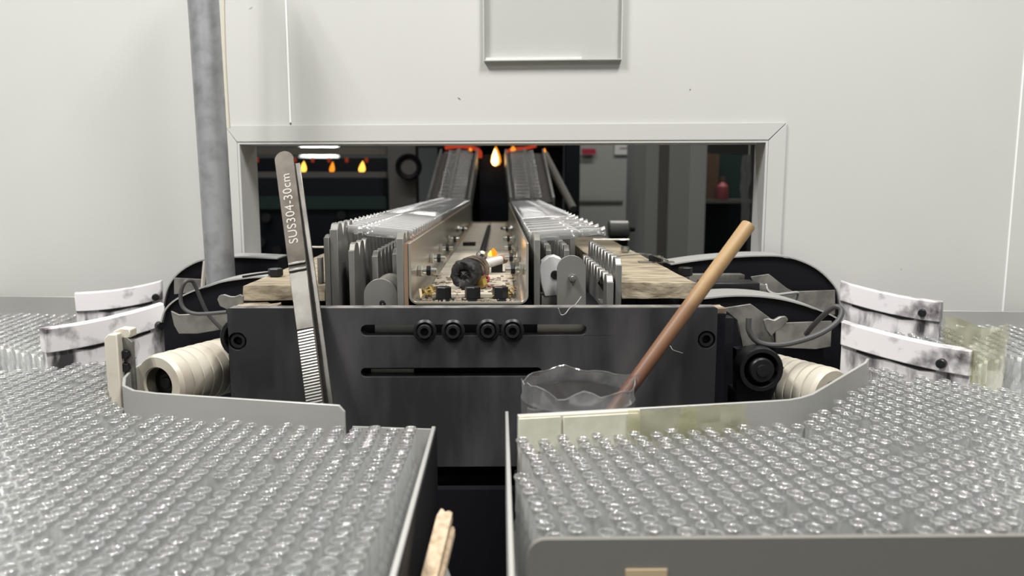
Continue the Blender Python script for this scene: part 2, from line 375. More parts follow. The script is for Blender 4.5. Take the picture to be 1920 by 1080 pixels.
right_floor = [(.004, .352), (.004, .585), (.013, .529), (.217, .562), (.345, .70), (.362, .79), (.41, .96), (.85, .925), (.85, .352)]
rt = thing('ampoule_tray', 'right steel tray with a broad grey front rim, packed with standing glass ampoules', 'tray', (.4, .6, ZF - .003), 'packing trays')
part('tray_floor', G().prism([[(.004, .352), (.004, .53), (.013, .529)] + right_floor[3:]], ZF - .003, ZF), M_trayfloor, rt)
part('side_wall', G().box(.0035, .0062, .30, .585, ZF - .003, 1.0245), M_tray, rt, bevel=.0006)
q = [(.012, .527)] + [(.012 + .195 * t, .527 + .033 * t) for t in (.25, .5, .75, 1)] + [(.218, .5625), (.229, .568), (.242, .578), (.262, .601), (.30, .645), (.333, .683), (.341, .695), (.345, .708)]
zq = [ZRIM] * 11 + [ZRIM + .001, ZRIM - .006]
part('back_rim', G().wallstrip(q, zq, ZF, .0025), M_tray, rt, bevel=.0005)
part('rear_wall', G().wallstrip([(.515, WY(.515) - .012), (.85, WY(.85) - .012)], 1.041, ZF, -.002), M_tray, rt, bevel=.0006)
# front rim with a rounded corner
zc = A(1400, 1006, .352).z; xl = A(990, 1030, .352).x; r = .0085
ol = [(.85, zc), (.85, .90), (xl, .90)] + [(xl + r - r * math.cos(a), zc - r + r * math.sin(a)) for a in [i * math.pi / 16 for i in range(9)]]
fr = part('front_rim', G().prism([ol], -.0015, .0015, FRONT(.352)), M_dark_tray, rt, 'broad dark grey steel rim', bevel=.0006)
p0 = A(1173, 1068, .35); p1 = A(1251, 1068, .35)
part('sticker', G().box(p0.x, p1.x, .3497, .3504, p0.z - .014, p0.z), M_tan, fr, 'tan paper sticker')
# white liner and tape on the back rim
def rim_pt(t, off=0):
    x = .012 + .195 * t; y = .527 + .033 * t; n = Vector((.033, -.195)).normalized(); return (x + n.x * off, y + n.y * off)
g = G().wallstrip([rim_pt(t, .0045) for t in (0, .2, .45)], ZRIM + .0004, ZF, .0042)
part('liner', g, M_cream, rt, 'white plastic liner taped on the rim', bevel=.0008)
g = G().wallstrip([rim_pt(t, .006) for t in (-.002, .06, .15)], ZRIM - .001, ZRIM - .026, .0013); part('liner_pad', g, M_pad, rt, bevel=.0004)
g = G().wallstrip([rim_pt(t, .006) for t in (.16, .28, .44)], ZRIM - .0015, ZRIM - .025, .0013); part('liner_pad', g, M_pad, rt, bevel=.0004)
def crumple(pts, zt, zb, rows, amp, seed):
    rnd = random.Random(seed); g = G(); n = len(pts); vs = []
    for r in range(rows + 1):
        for i, p in enumerate(pts):
            z = zt + (zb - zt) * r / rows
            vs.append((p[0] + rnd.uniform(-amp, amp), p[1] + rnd.uniform(-amp, amp), z + rnd.uniform(-amp, amp) * .8))
    fs = [(r * n + i, r * n + i + 1, (r + 1) * n + i + 1, (r + 1) * n + i) for r in range(rows) for i in range(n - 1)]
    return g.add(vs, fs)
tp = part('tape', crumple([rim_pt(t, .0085) for t in np.linspace(.40, .66, 9)], ZRIM + .0015, ZRIM - .028, 6, .0009, 1), M_tape, rt, 'yellowed clear tape', sharp=20)
tp = part('tape', crumple([rim_pt(t, .006) for t in np.linspace(.60, .86, 9)], ZRIM + .001, ZRIM - .024, 6, .0012, 2), M_tape, rt, 'crinkled clear tape', sharp=20)
# stands under the trays
for sgn, x0, x1 in ((-1, -.84, -.075), (1, .03, .84)):
    st = thing('tray_stand', 'black steel stand under the %s ampoule tray' % ('left' if sgn < 0 else 'right'), 'stand', ((x0 + x1) / 2, .6, 0))
    part('top_plate', G().prism([[(x0, .26), (x1, .26), (x1, .54), (-.36, .60), (-.40, .9), (x0, .9)] if sgn < 0 else [(x0, .36), (x1, .36), (x1, .9), (.44, .9), (.38, .72), (.25, .56), (x0, .50)]], ZF - .019, ZF - .0035), M_black, st)
    for lx in (x0 + .03, x1 - .03):
        for ly in (.40, .47) if abs(lx) < .2 else (.40, .86):
            part('leg', G().box(lx - .02, lx + .02, ly - .02, ly + .02, 0, ZF - .019), M_black, st)

# ------------------------------------------------------------------ ampoules
def amp_profile():
    b = .0054
    return [(0, .0012), (.0024, .0006), (.0042, .0002), (.0050, .0008), (b, .0026), (b, .0400), (.0052, .0425), (.0044, .0452), (.0034, .0470), (.0030, .0482), (.0032, .0496),
            (.0039, .0515), (.0040, .0540), (.0035, .0600), (.0033, .0655), (.0035, .0692), (.0040, .0714), (.00450, .0724), (.00478, .07295), (.00480, .0735), (.00460, .0739), (.00425, .0740), (.00392, .0738), (.00372, .0733), (.00366, .0727), (.0034, .0710)]
def amp_mesh(seg, name):
    return mesh_of(G().lathe(amp_profile(), seg), name, 80)
AMP = amp_mesh(14, 'glass_ampoule'); AMP.materials.append(M_glass); AMP.materials.append(M_lip)
LIPZ = .0700
for p_ in AMP.polygons:
    if p_.center.z > LIPZ: p_.material_index = 1
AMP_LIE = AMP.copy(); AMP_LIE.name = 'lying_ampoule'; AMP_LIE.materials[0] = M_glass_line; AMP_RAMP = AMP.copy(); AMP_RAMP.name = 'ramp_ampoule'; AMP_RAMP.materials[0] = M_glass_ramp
def inside(p, poly):
    c = False; n = len(poly)
    for i in range(n):
        (x1, y1), (x2, y2) = poly[i], poly[(i + 1) % n]
        if (y1 > p[1]) != (y2 > p[1]) and p[0] < (x2 - x1) * (p[1] - y1) / (y2 - y1) + x1: c = not c
    return c
def lattice(poly, pitch, colw, ang, jit, rnd, skip=.012):
    out = []; ca, sa = math.cos(ang), math.sin(ang)
    cx = sum(p[0] for p in poly) / len(poly); cy_ = sum(p[1] for p in poly) / len(poly)
    for i in range(-85, 86):
        for j in range(-100, 101):
            u = i * colw; v = (j + .5 * (i & 1)) * pitch
            x = cx + u * ca - v * sa + rnd.uniform(-jit, jit); y = cy_ + u * sa + v * ca + rnd.uniform(-jit, jit)
            if not inside((x, y), poly) or rnd.random() < skip: continue
            px, py, d = proj((x, y, ZR))
            if -90 < px < 2010 and 500 < py < 1230: out.append((x, y))
    return out
rnd = random.Random(3)
PL_near = [(-.0550, .27), (-.0550, .540), (-.122, .542), (-.285, .578), (-.335, .645), (-.345, .70), (-.372, .785), (-.445, .722), (-.62, .735), (-.62, .27)]
PL_far = [(-.80, .79), (-.545, .83), (-.455, .772), (-.385, .853), (-.425, .94), (-.46, 1.0), (-.55, .975), (-.565, 1.035), (-.80, 1.06)]
PR_near = [(.0125, .364), (.0125, .515), (.11, .529), (.22, .548), (.345, .683), (.352, .735), (.405, .662), (.44, .635), (.72, .60), (.72, .364)]
PR_far = [(.378, .792), (.438, .705), (.47, .735), (.507, .762), (.80, .74), (.80, .925), (.53, .945), (.51, .86), (.43, .932), (.385, .90)]
SPL = lattice(PL_near, .0114, .0131, math.radians(-1), .0003, rnd)
SPR = lattice(PR_near, .0118, .0134, math.radians(9), .0007, rnd, .02)
SPLF = lattice(PL_far, .0116, .0130, math.radians(8), .0007, rnd); SPRF = lattice(PR_far, .0116, .0130, math.radians(-9), .0006, rnd)
def plant(near, far, side, label, group):
    def key(p):
        px, py, d = proj((p[0], p[1], ZR)); return d + (10 if not (0 <= px <= 1920 and py <= 1070) else 0)
    near = sorted(near, key=key); ind = near[:150]; rest = near[150:] + far
    for x, y in ind:
        o = bpy.data.objects.new('glass_ampoule', AMP); COL.objects.link(o)
        o.location = (x, y, ZF + .0002); o.rotation_euler = (rnd.uniform(-.012, .012), rnd.uniform(-.012, .012), rnd.uniform(0, 6.28))
        o['label'] = label; o['category'] = 'ampoule'; o['group'] = group
    base = G().lathe(amp_profile(), 12); bv = np.array(base.v); n = len(bv); V = []; Fq = []
    bf = base.f
    for k, (x, y) in enumerate(rest):
        a = rnd.uniform(0, 6.28); c, s_ = math.cos(a), math.sin(a)
        v = np.empty_like(bv); v[:, 0] = bv[:, 0] * c - bv[:, 1] * s_ + x + bv[:, 2] * rnd.uniform(-.012, .012); v[:, 1] = bv[:, 0] * s_ + bv[:, 1] * c + y + bv[:, 2] * rnd.uniform(-.012, .012); v[:, 2] = bv[:, 2] + ZF + .0002
        V.append(v)
    V = np.concatenate(V); ft = np.array([f for f in bf if len(f) == 3]); fq = np.array([f for f in bf if len(f) == 4]); K = len(rest); off = (np.arange(K) * n)[:, None, None]
    FT = (ft[None] + off).reshape(-1, 3); FQ = (fq[None] + off).reshape(-1, 4)
    me = bpy.data.meshes.new('packed_ampoules'); me.vertices.add(len(V)); me.vertices.foreach_set('co', V.astype(np.float32).ravel())
    me.loops.add(FT.size + FQ.size); me.loops.foreach_set('vertex_index', np.concatenate([FT.ravel(), FQ.ravel()]).astype(np.int32))
    nt_, nq = len(FT), len(FQ); me.polygons.add(nt_ + nq)
    st = np.concatenate([np.arange(nt_) * 3, nt_ * 3 + np.arange(nq) * 4]).astype(np.int32); me.polygons.foreach_set('loop_start', st)
    lipq = np.array([np.mean([bv[i, 2] for i in f]) > LIPZ for f in bf if len(f) == 4])
    me.polygons.foreach_set('material_index', np.concatenate([np.zeros(nt_), np.tile(lipq, K)]).astype(np.int32))
    me.update(calc_edges=True); me.shade_smooth(); me.materials.append(M_glass); me.materials.append(M_lip)
    o = bpy.data.objects.new('packed_ampoules', me); COL.objects.link(o); o['kind'] = 'stuff'; o['category'] = 'ampoules'
    o['label'] = 'remaining mass of clear glass ampoules packed upright towards the back of the %s tray' % side
    print('ampoules', side, len(ind), K)
plant(SPL, SPLF, 'left', 'clear open glass ampoule standing upright in the front half of the left tray', 'ampoules in the left tray')
plant(SPR, SPRF, 'right', 'clear open glass ampoule standing upright just behind the right tray\'s front rim', 'ampoules in the right tray')

# ------------------------------------------------------------------ white guide walls
def guide(label, inner, outer, zi, zo, bow, bolt_t, bolt_dz, side, hole=None):
    I = Vector((inner[0], inner[1], 0)); O = Vector((outer[0], outer[1], 0)); n = 9
    d = (O - I); nn = Vector((-d.y, d.x, 0)).normalized() * (1 if side > 0 else -1)      # away from the viewer
    pts = []; zt = []
    for i in range(n):
        t = i / (n - 1); b = bow * 4 * t * (1 - t); p = I + d * t + nn * b; pts.append((p.x, p.y)); zt.append(zi + (zo - zi) * t - .004 * 4 * t * (1 - t))
    th = .007 * (1 if side > 0 else -1)
    c = I + d * .5
    t = thing('guide_wall', label, 'guide', (c.x, c.y, ZF), 'stained plastic guide walls')
    part('wall_sheet', G().wallstrip(pts, [z - .001 for z in zt], ZF + .001, th), M_guide, t, bevel=.0006)
    f = -nn.normalized() * .0035
    pts2 = [(p[0] + f.x, p[1] + f.y) for p in pts]
    part('top_rail', G().wallstrip(pts2, zt, [z - .024 for z in zt], th * 1.9), M_guide2, t, bevel=.001)
    part('dark_seam', G().wallstrip([(a_ + f.x * .3, b_ + f.y * .3) for a_, b_ in pts[1:7]], [z - .0239 for z in zt[1:7]], [z - .0265 - .0012 * math.sin(k * 2.1) for k, z in enumerate(zt[1:7])], th * .5), M_char, t)
    if bolt_t is not None:
        p = I + d * bolt_t + nn * (bow * 4 * bolt_t * (1 - bolt_t)); z = zi + (zo - zi) * bolt_t - bolt_dz
        Mb = ALONG((p.x + f.x * 2.2, p.y + f.y * 2.2, z), f)
        part('bolt', G().cyl(.0045, -.004, .003, 14, Mb, .0008).cyl(.0022, .003, .0034, 6, Mb), M_bolt, t)
    return t
def xy(px, py, Y): p = A(px, py, Y); return (p.x, p.y), p.z
(i1, z1), (o1, z2) = xy(305, 568, .815), xy(82, 616, .735)
guide('stained white guide wall left of the plate, running between the near and far ampoules', i1, o1, z1, z2, .004, .06, .022, -1)
(i1, z1), (o1, z2) = xy(303, 526, 1.02), xy(140, 549, .985)
guide('smudged white guide wall at the far left, against the panel wall', i1, o1, z1, z2, .002, .08, .02, -1)
(i1, z1), (o1, z2) = xy(1580, 602, .765), xy(1822, 657, .685)
guide('stained white guide wall on the right tray, nearer of the two, with a bolt at its outer end', i1, o1, z1, z2, .006, .80, .018, 1)
(i1, z1), (o1, z2) = xy(1577, 527, .945), xy(1765, 566, .885)
guide('stained white guide wall on the right tray, farther one against the panel wall', i1, o1, z1, z2, .005, .83, .017, 1)
# tape wrapped round the outer end of the near right guide
p = A(1862, 620, .70); base = Vector((p.x, p.y, 0))
pts = []
for (a, b, y) in [(1768, 0, .735), (1795, 0, .715), (1822, 0, .69), (1838, 0, .676), (1856, 0, .675), (1872, 0, .68), (1884, 0, .688), (1888, 0, .70)]:
    v = A(a, 640, y); pts.append((v.x, v.y))
solo('tape_wrap', crumple(pts, A(1862, 612, .68).z, A(1862, 722, .68).z - .01, 9, .0011, 5), M_tape, 'crumpled yellowed clear tape wrapped around the end of the near right guide wall', 'tape', sharp=20)

# corner guide post at the left rim
cp = A(225, 740, .655)
t = thing('corner_guide', 'cream plastic corner post with a bolted dark metal backing, behind the left rim', 'guide', (cp.x, .66, ZF))
ztop = A(225, 622, .655).z
x0 = A(203, 660, .65).x; x1 = A(228, 660, .65).x; x2 = A(245, 660, .65).x
part('post', G().prism([[(x0, ZF), (x1, ZF), (x1, ztop), (x0 + .004, ztop), (x0, ztop - .004)]], -.003, .006, FRONT(.650)), M_cream, t, bevel=.001)
part('top_cap', G().prism([[(x0 + .001, ztop - .007), (x2 - .001, ztop - .005), (x2 - .001, ztop + .002), (x1 - .003, ztop + .003), (x0 + .003, ztop + .0005)]], -.016, -.004, FRONT(.650)), M_cream, t, bevel=.001)
bk = part('backing_plate', G().prism([[(x1 - .001, ZF), (x2, ZF), (x2, ztop - .009), (x2 - .004, ztop - .005), (x1 - .001, ztop - .004)]], -.008, -.004, FRONT(.650)), M_strap, t, bevel=.0005)
for py in (664, 688):
    v = A(236, py, .653); Mb = ALONG((v.x, .6545, v.z), (0, -1, 0)); part('bolt', G().cyl(.0042, -.001, .005, 6, Mb, .0006), M_bolt, bk)

# ------------------------------------------------------------------ grooved rollers
def roller(a, b, r, label, n):
    a = Vector(a); b = Vector(b); d = (b - a); Ln = d.length; M = ALONG(a, d)
    t = thing('grooved_roller', label, 'roller', (a.x, a.y, a.z - r), 'white grooved rollers')
    pr = [(r * .56, .002), (r * .60, 0), (r * .92, 0), (r, .004)]
    step = (Ln - .008) / n
    for i in range(n):
        z = .004 + i * step
        pr += [(r, z + .0005), (r * 1.012, z + step * .5), (r, z + step - .0016), (r * .91, z + step - .0013), (r * .91, z + step - .0004)]
    pr += [(r, Ln - .003), (r * .9, Ln), (r * .5, Ln)]
    part('sleeve', G().lathe(pr, 40, M), M_nylon, t, sharp=25)
    part('hub', G().lathe([(0, .010), (r * .30, .010), (r * .34, .012), (r * .555, .012), (r * .555, Ln - .002), (0, Ln - .002)], 28, M), M_bolt, t)
    part('axle', G().cyl(r * .2, .008, Ln + .04, 16, M, .001), M_bolt, t)
roller(A(296, 722, .670), A(430, 682, .755), .0270, 'yellowed white grooved roller behind the left rim, its hollow end showing', 7)
roller(A(1560, 746, .692), A(1440, 712, .760), .0275, 'yellowed white grooved roller behind the right rim', 7)

# ------------------------------------------------------------------ front plate of the machine
YP = .65
pl = thing('machine_plate', 'wide blackened steel front plate with two slots and a row of socket bolts', 'plate', (-.02, YP, .95))
def slot(px0, px1, py0, py1, Y):
    a = A(px0, py0, Y); b = A(px1, py1, Y); r = (a.z - b.z) / 2; zc_ = (a.z + b.z) / 2; o = []
    for k in range(9): t = math.pi / 2 + math.pi * k / 8; o.append((a.x + r + r * math.cos(t), zc_ + r * math.sin(t)))
    for k in range(9): t = -math.pi / 2 + math.pi * k / 8; o.append((b.x - r + r * math.cos(t), zc_ + r * math.sin(t)))
    return o
a = A(425, 578, YP); b = A(1346, 577, YP)
outer = [(a.x, .955), (b.x, .955), (b.x, b.z - .001), (b.x - .001, b.z), (a.x + .001, a.z), (a.x, a.z - .001)]
def circ(px, py, Y, r, n=24):
    c = A(px, py, Y); return [(c.x + r * math.cos(2 * math.pi * k / n), c.z + r * math.sin(2 * math.pi * k / n)) for k in range(n)]
holes = [slot(676, 1100, 609, 629, YP), slot(676, 1016, 690, 706, YP), circ(445, 640, YP, .0078), circ(1325, 637, YP, .0078)]
part('plate', G().prism([outer] + holes, -.014, 0, FRONT(YP)), M_plate, pl, bevel=.0005)
part('dust_edge', G().box(a.x + .002, b.x - .002, .6506, .6635, b.z + .0001, b.z + .0006), M_dust, pl)
# slide bars seen through the slots
part('slide_bar', G().box(A(690, 0, .67).x, A(775, 0, .67).x, .6655, .672, A(0, 640, .67).z, A(0, 600, .67).z), M_steel, pl)
part('slide_bar', G().box(A(1010, 0, .67).x, A(1110, 0, .67).x, .6655, .672, A(0, 640, .67).z, A(0, 600, .67).z), M_trough, pl)
part('slide_bar', G().box(A(680, 0, .67).x, A(765, 0, .67).x, .6655, .672, A(0, 730, .67).z, A(0, 692, .67).z), M_steel, pl)
def socket_bolt(px, py, r_w, r_h, parent, proud=.006, washer=True, Y=YP):
    c = A(px, py, Y); M = ALONG((c.x, Y, c.z), (0, -1, 0))
    hx = r_h * .58
    pr = [(r_h * .2, proud - .005), (hx * .98, proud - .005), (hx, proud), (r_h * .9, proud), (r_h, proud - .0008), (r_h, -.006), (0, -.006)]
    b = part('socket_bolt', G().lathe([(0, proud - .005)] + pr[1:], 24, M), M_bolt, parent)
    if washer:
        part('washer', G().lathe([(r_h, .0006), (r_w * .72, .0026), (r_w * .8, .003), (r_w, .0016), (r_w, -.0001), (r_h, -.0001)], 28, M), M_bolt, b)
    part('socket', G().cyl(hx * .9, proud - .0049, proud - .0046, 6, M), M_pitch, b)
for px, py in ((797, 620), (850, 620), (915, 619), (961, 619)): socket_bolt(px, py, .0100, .0062, pl, .0065)
for px, py in ((445, 640), (1325, 637)): socket_bolt(px, py, 0, .0066, pl, -.001, False)
part('side_plate', G().box(A(1347, 0, .668).x, A(1383, 0, .668).x, .668, .69, .96, A(0, 592, .668).z), M_black, pl)
# bed behind / under
bed = thing('machine_bed', 'black machine bed under the front plate and trough', 'machine', (-.02, 1.5, 0))
part('bed_block', G().box(-.228, .172, .672, 2.2, .30, A(0, 600, .66).z), M_black, bed)
part('bed_foot', G().box(-.2, .15, .70, 2.15, 0, .30), M_black, bed)
part('ledge', G().box(.012, .15, .548, .6495, .938, .952), M_black, bed)
part('ledge_front', G().box(-.20, .15, .64, .6495, .78, .938), M_black, bed)
part('ledge_rib', G().box(-.12, -.085, .58, .66, .74, .82), M_blue, bed)

# wisps of fibre caught on the plate
def wisp(pts, Y, label, r=.00022):
    g = G()
    g.tube(smooth_path([A(a, b, Y + (k % 2) * .002) for k, (a, b) in enumerate(pts)], 5), r, 5)
    return solo('fibre_wisp', g, M_fibre, label, 'fibre')
g = G()
wisp([(1047, 578), (1052, 590), (1060, 588), (1068, 578), (1078, 572), (1090, 556)], YP - .004, 'grey fibre wisp caught on the top edge of the black plate', .0004)
wisp([(1235, 650), (1255, 648), (1262, 656), (1280, 662)], YP - .004, 'pale fibre wisp stuck on the plate beside the wooden rod', .0003)

# ------------------------------------------------------------------ trough between the conveyors
TX0 = A(766, 500, .68).x; TX1 = A(991, 500, .68).x; TZ1 = A(880, 456, .68).z; TZ0 = A(880, 571, .68).z
Y0, Y1 = .68, 2.15
tr = thing('channel_trough', 'open stainless trough between the two ampoule conveyors', 'trough', ((TX0 + TX1) / 2, Y0, TZ0), None)
r = .008; th = .0022
def uprof(x0, x1, zb, zt, r, n=6):
    o = [(x0, zt)]
    o += [(x0 + r - r * math.cos(i * math.pi / 2 / n), zb + r - r * math.sin(i * math.pi / 2 / n)) for i in range(n + 1)]
    o += [(x1 - r + r * math.sin(i * math.pi / 2 / n), zb + r - r * math.cos(i * math.pi / 2 / n)) for i in range(n + 1)]
    return o + [(x1, zt)]
ou = uprof(TX0, TX1, TZ0, TZ1, r); inn = uprof(TX0 + th, TX1 - th, TZ0 + th, TZ1, r - th)
g = G(); 
ring = ou + inn[::-1]
Mtr = FRONT(Y0)
g.prism([ring], -(Y1 - Y0), 0, Mtr); part('trough_shell', g, M_trough, tr, bevel=.0003)
ZB = TZ0 + th
part('floor_board', G().box(TX0 + .012, -.0275, .705, 2.0, ZB, ZB + .004), M_tfloor, tr, bevel=.0005)
part('floor_board', G().box(-.0235, TX1 - .012, .705, 2.0, ZB, ZB + .004), M_tfloor, tr, bevel=.0005)
ZB2 = ZB + .004
def hexbolt(p, d, r, h, parent, m=M_bolt, name='hex_bolt', washer=True):
    M = ALONG(p, d); b = part(name, G().cyl(r, 0.0002, h, 6, M, .0006), m, parent)
    if washer: part('washer', G().cyl(r * 1.35, -.0008, .0004, 20, M), m, b)
for px, py in ((830, 557), (883, 566), (938, 558)):
    v = AZ(px, py, ZB2); v.y = max(v.y, .694); zz = ZB2 if v.y > .712 else ZB2 - .004; hexbolt((v.x, v.y, zz + .0009), (0, 0, 1), .0074, .0112, tr)
for px, py, Y in ((880, 460, 1.10), (857, 430, 1.52), (947, 430, 1.5)):
    v = AZ(px, py, ZB2); part('floor_clip', G().box(v.x - .010, v.x + .010, v.y - .012, v.y + .012, ZB2 - .0005, ZB2 + .005), M_bolt, tr)
for y in (.735, .86, 1.00, 1.16, 1.42):
    for xx, d in ((TX0 + th, 1), (TX1 - th, -1)):
        v = (xx, y + (.01 if d < 0 else 0), TZ0 + .024)
        M = ALONG(v, (d, 0, 0)); b = part('wall_bolt', G().cyl(.0030, 0, .018, 12, M, .0005), M_stain, tr); part('nut', G().cyl(.0058, .0002, .0045, 6, M, .0006), M_stain, b); part('nut', G().cyl(.0052, .0085, .0125, 6, M, .0006), M_bolt, b)
# black gas rod lying down the trough
v0 = A(914, 432, 1.42); v1 = A(908, 482, .97)
solo('gas_rod', G().tube([(-.0255, 1.75, ZB2 + .0045), (-.0255, .98, ZB2 + .0045)], .0042, 12), M_black, 'thin black rod lying along the middle of the trough', 'rod')
# crumbs of glass and scale
g = G(); rr = random.Random(11)
for k in range(260):
    x = rr.uniform(TX0 + .010, TX1 - .010); y = .684 + rr.random() ** 1.6 * .16; s = rr.uniform(.0006, .0022); z = ZB if y < .704 else ZB2
    M = Matrix.Translation((x, y, z + s * .3)) @ Matrix.Rotation(rr.uniform(0, 6), 4, 'Z') @ Matrix.Rotation(rr.uniform(-.5, .5), 4, 'X')
    g.box(-s, s, -s * .7, s * .7, -s * .4, s * .4, M)
o = solo('scale_crumbs', g, M_debris, 'brown crumbs and scale littering the front of the trough', 'debris', kind='stuff')
g = G()
for k in range(70):
    x = rr.uniform(TX0 + .008, TX0 + .028) if k % 3 else rr.uniform(TX1 - .03, TX1 - .01); y = rr.uniform(.69, .74); s = rr.uniform(.0008, .0024)
    M = Matrix.Translation((x, y, ZB2 + s)) @ Matrix.Rotation(rr.uniform(0, 6), 4, 'Z') @ Matrix.Rotation(rr.uniform(-1, 1), 4, 'Y')
    g.box(-s * 2.2, s * 2.2, -s * .5, s * .5, -.0002, .0002, M)
solo('glass_shards', g, M_amber, 'amber glinting shards lying in the front corners of the trough', 'debris', kind='stuff')

# charred burner
bt = A(868, 525, .80); ax = Vector((.26, .96, .0)).normalized()
br = thing('torch_burner', 'charred black burner wrapped in scorched cord with a small flame, lying in the trough', 'burner', (bt.x, bt.y, ZB2))
R = .0143; c0 = Vector((AZ(868, 546, ZB2).x, AZ(868, 546, ZB2).y + .004, ZB2 + R + .0005)); Mb = ALONG(c0, ax)
g = G(); pr = [(0, .003), (.003, .0035), (.005, .0045), (.0065, .002), (.009, .0015), (.0115, .001), (R * .97, .003), (R, .010), (R * .93, .020), (R * .9, .024)]
g.lathe(pr, 28, Mb)
rr2 = random.Random(4); g.v = [tuple(Vector(p) + Vector((rr2.uniform(-1, 1), rr2.uniform(-1, 1), rr2.uniform(-1, 1))) * .0011) for p in g.v]
part('charred_end', g, M_char, br, sharp=60)
part('body', G().lathe([(R * .88, .023), (R * .94, .026), (R * .90, .036), (R * .74, .043), (R * .5, .047), (0, .048)], 24, Mb), M_wrap, br)
for k in range(3):
    z = .026 + k * .006; pts = [Mb @ Vector((R * 1.0 * math.cos(t), R * 1.0 * math.sin(t), z + .003 * math.sin(t * 2 + k))) for t in [i * 2 * math.pi / 20 for i in range(20)]]
    part('cord', G().tube(pts + [pts[0]], .0012, 6), M_wrap, br)
pts = smooth_path([A(880, 493, .755), A(897, 508, .75), A(912, 519, .748), A(916, 527, .746), A(908, 532, .744), A(922, 538, .742)], 4); part('red_wire', G().tube(pts, .0010, 6), M_red, br)
pts = smooth_path([A(896, 524, .75), A(905, 517, .748), A(917, 521, .746), A(910, 531, .744), A(902, 541, .742)], 4); part('red_wire', G().tube(pts, .0012, 6), M_red, br)
g = crumple([(A(a, 535, .775).x, A(a, 535, y).y) for a, y in ((890, .745), (898, .738), (907, .735), (914, .742))], ZB2 + .013, ZB2 + .001, 4, .0012, 8); part('film_scrap', g, M_amber, br)
n0 = A(898, 499, .85); n1 = A(944, 486, .88)
part('nozzle', G().tube([n0, n0.lerp(n1, .8), n1], [.0052, .0048, .0046], 16), M_cam, br)
part('nozzle_tip', G().tube([n1 - (n1 - n0) * .12, n1 + (n1 - n0) * .05], .0052, 16), M_copper, br)
part('nozzle_rest', G().box(n1.x - .014, n1.x - .001, n1.y - .004, n1.y + .008, ZB2, n1.z - .005), M_bolt, br)
gl_c = A(903, 480, .89); part('glass_bead', G().lathe([(.0030, -.004), (.0058, -.003), (.0068, 0), (.0058, .003), (.003, .004)], 18, ALONG(gl_c, (0.2, -1, .1))), M_stain, br)
fl = A(925, 490, .875)
def flame(p, w, h, lean=0):
    return G().lathe([(0, 0), (w * .35, h * .08), (w * .5, h * .25), (w * .42, h * .5), (w * .2, h * .8), (0, h)], 12, MX(p, (1, 0, 0), (0, 1, 0)) @ Matrix.Shear('XY', 4, (lean, 0)))
part('flame', flame((fl.x, fl.y, n1.z + .0035), .010, .010), M_fire2, br); part('flame', flame((fl.x - .003, fl.y - .002, n1.z + .004), .006, .007), M_fire, br)
l = bpy.data.lights.new('torch_glow', 'POINT'); l.energy = .012; l.color = (1, .55, .2); l.shadow_soft_size = .006; lo = bpy.data.objects.new('torch_glow', l); COL.objects.link(lo); lo.location = (fl.x, fl.y - .004, fl.z + .022)

# ------------------------------------------------------------------ comb plates and conveyors
PITCH = .025
def comb(X0, ya, yb, zt, zb, label, th=.0055, depth=.012, hole=None, phase=0, mt=None, dz=0, edge=True):
    """toothed plate along y: pointed arch notches between teeth"""
    top = []; y = ya; 
    n = max(1, int(round((yb - ya) / PITCH))); p = (yb - ya) / n
    for k in range(n):
        s0 = ya + k * p; z = zt + dz * (k + .5) / n
        top += [(s0 + p * .0, z - depth * (1.0 if k else .45)), (s0 + p * .10, z - depth * .45), (s0 + p * .26, z - depth * .08), (s0 + p * .42, z), (s0 + p * .60, z), (s0 + p * .76, z - depth * .08), (s0 + p * .90, z - depth * .45)]
    top += [(yb, zt + dz - depth)]
    o = [(ya, zb)] + [(yb, zb)] + top[::-1]
    outs = [o]
    if hole: outs.append(hole)
    g = G().prism(outs, -th / 2, th / 2, SIDE(X0))
    return solo('comb_plate', g, mt or M_comb, label, 'comb plate', 'toothed conveyor plates', bevel=.0004)
ZBED = A(0, 600, .66).z
comb(-.1475, .687, .765, A(640, 424, .70).z + .003, ZBED, 'tall toothed steel plate at the left end of the left conveyor', .0068)
comb(-.1535, .684, .765, A(616, 440, .69).z, ZBED, 'plain-edged toothed plate against the outer face of the tall left comb', .0045, .005)
comb(-.1330, .690, .775, A(660, 455, .70).z, ZBED, 'lower toothed steel plate just inside the tall left comb', .005, .014)
comb(-.1195, .735, 2.1, TZ1 - .012, ZBED, 'long toothed rail under the middle of the left conveyor, outer one', .0055, .010)
comb(-.1035, .760, 2.1, TZ1 - .012, ZBED, 'long toothed rail under the middle of the left conveyor, inner one', .0055, .010)
comb(TX0 - .0075, .681, 2.13, TZ1 + .0085, ZBED, 'toothed rail along the left side of the trough', .0062, .010)
solo('spacer_sheet', G().box(TX0 - .0042, TX0 - .0006, .681, 2.1, ZBED, TZ1 - .0005), M_copper, 'brown sheet strip between the trough and its left toothed rail', 'sheet')
comb(-.1475, .79, 2.1, TZ1 + .006, ZBED, 'long toothed rail carrying the outer ends of the left conveyor', .0055, .010)
xr1 = A(1144, 540, .685).x; xr2 = A(1160, 520, .69).x
hole = [(.708, ZBED + .004), (.745, ZBED + .004), (.745, ZBED + .020), (.722, ZBED + .030), (.708, ZBED + .026)]
comb(xr1, .684, .90, A(1140, 519, .69).z + .002, ZBED, 'lower toothed steel plate at the right of the right conveyor, with a cut-out', .0060, .014, hole)
comb(xr2, .690, .91, A(1158, 490, .70).z + .004, ZBED, 'taller toothed steel plate beside the right refractory board', .0055, .014)
comb(TX1 + .0085, .70, 2.1, TZ1 + .006, ZBED, 'toothed rail along the right side of the trough', .0055, .010)
comb(.0500, .80, 2.1, TZ1 - .012, ZBED, 'long toothed rail under the middle of the right conveyor, inner one', .0055, .010)
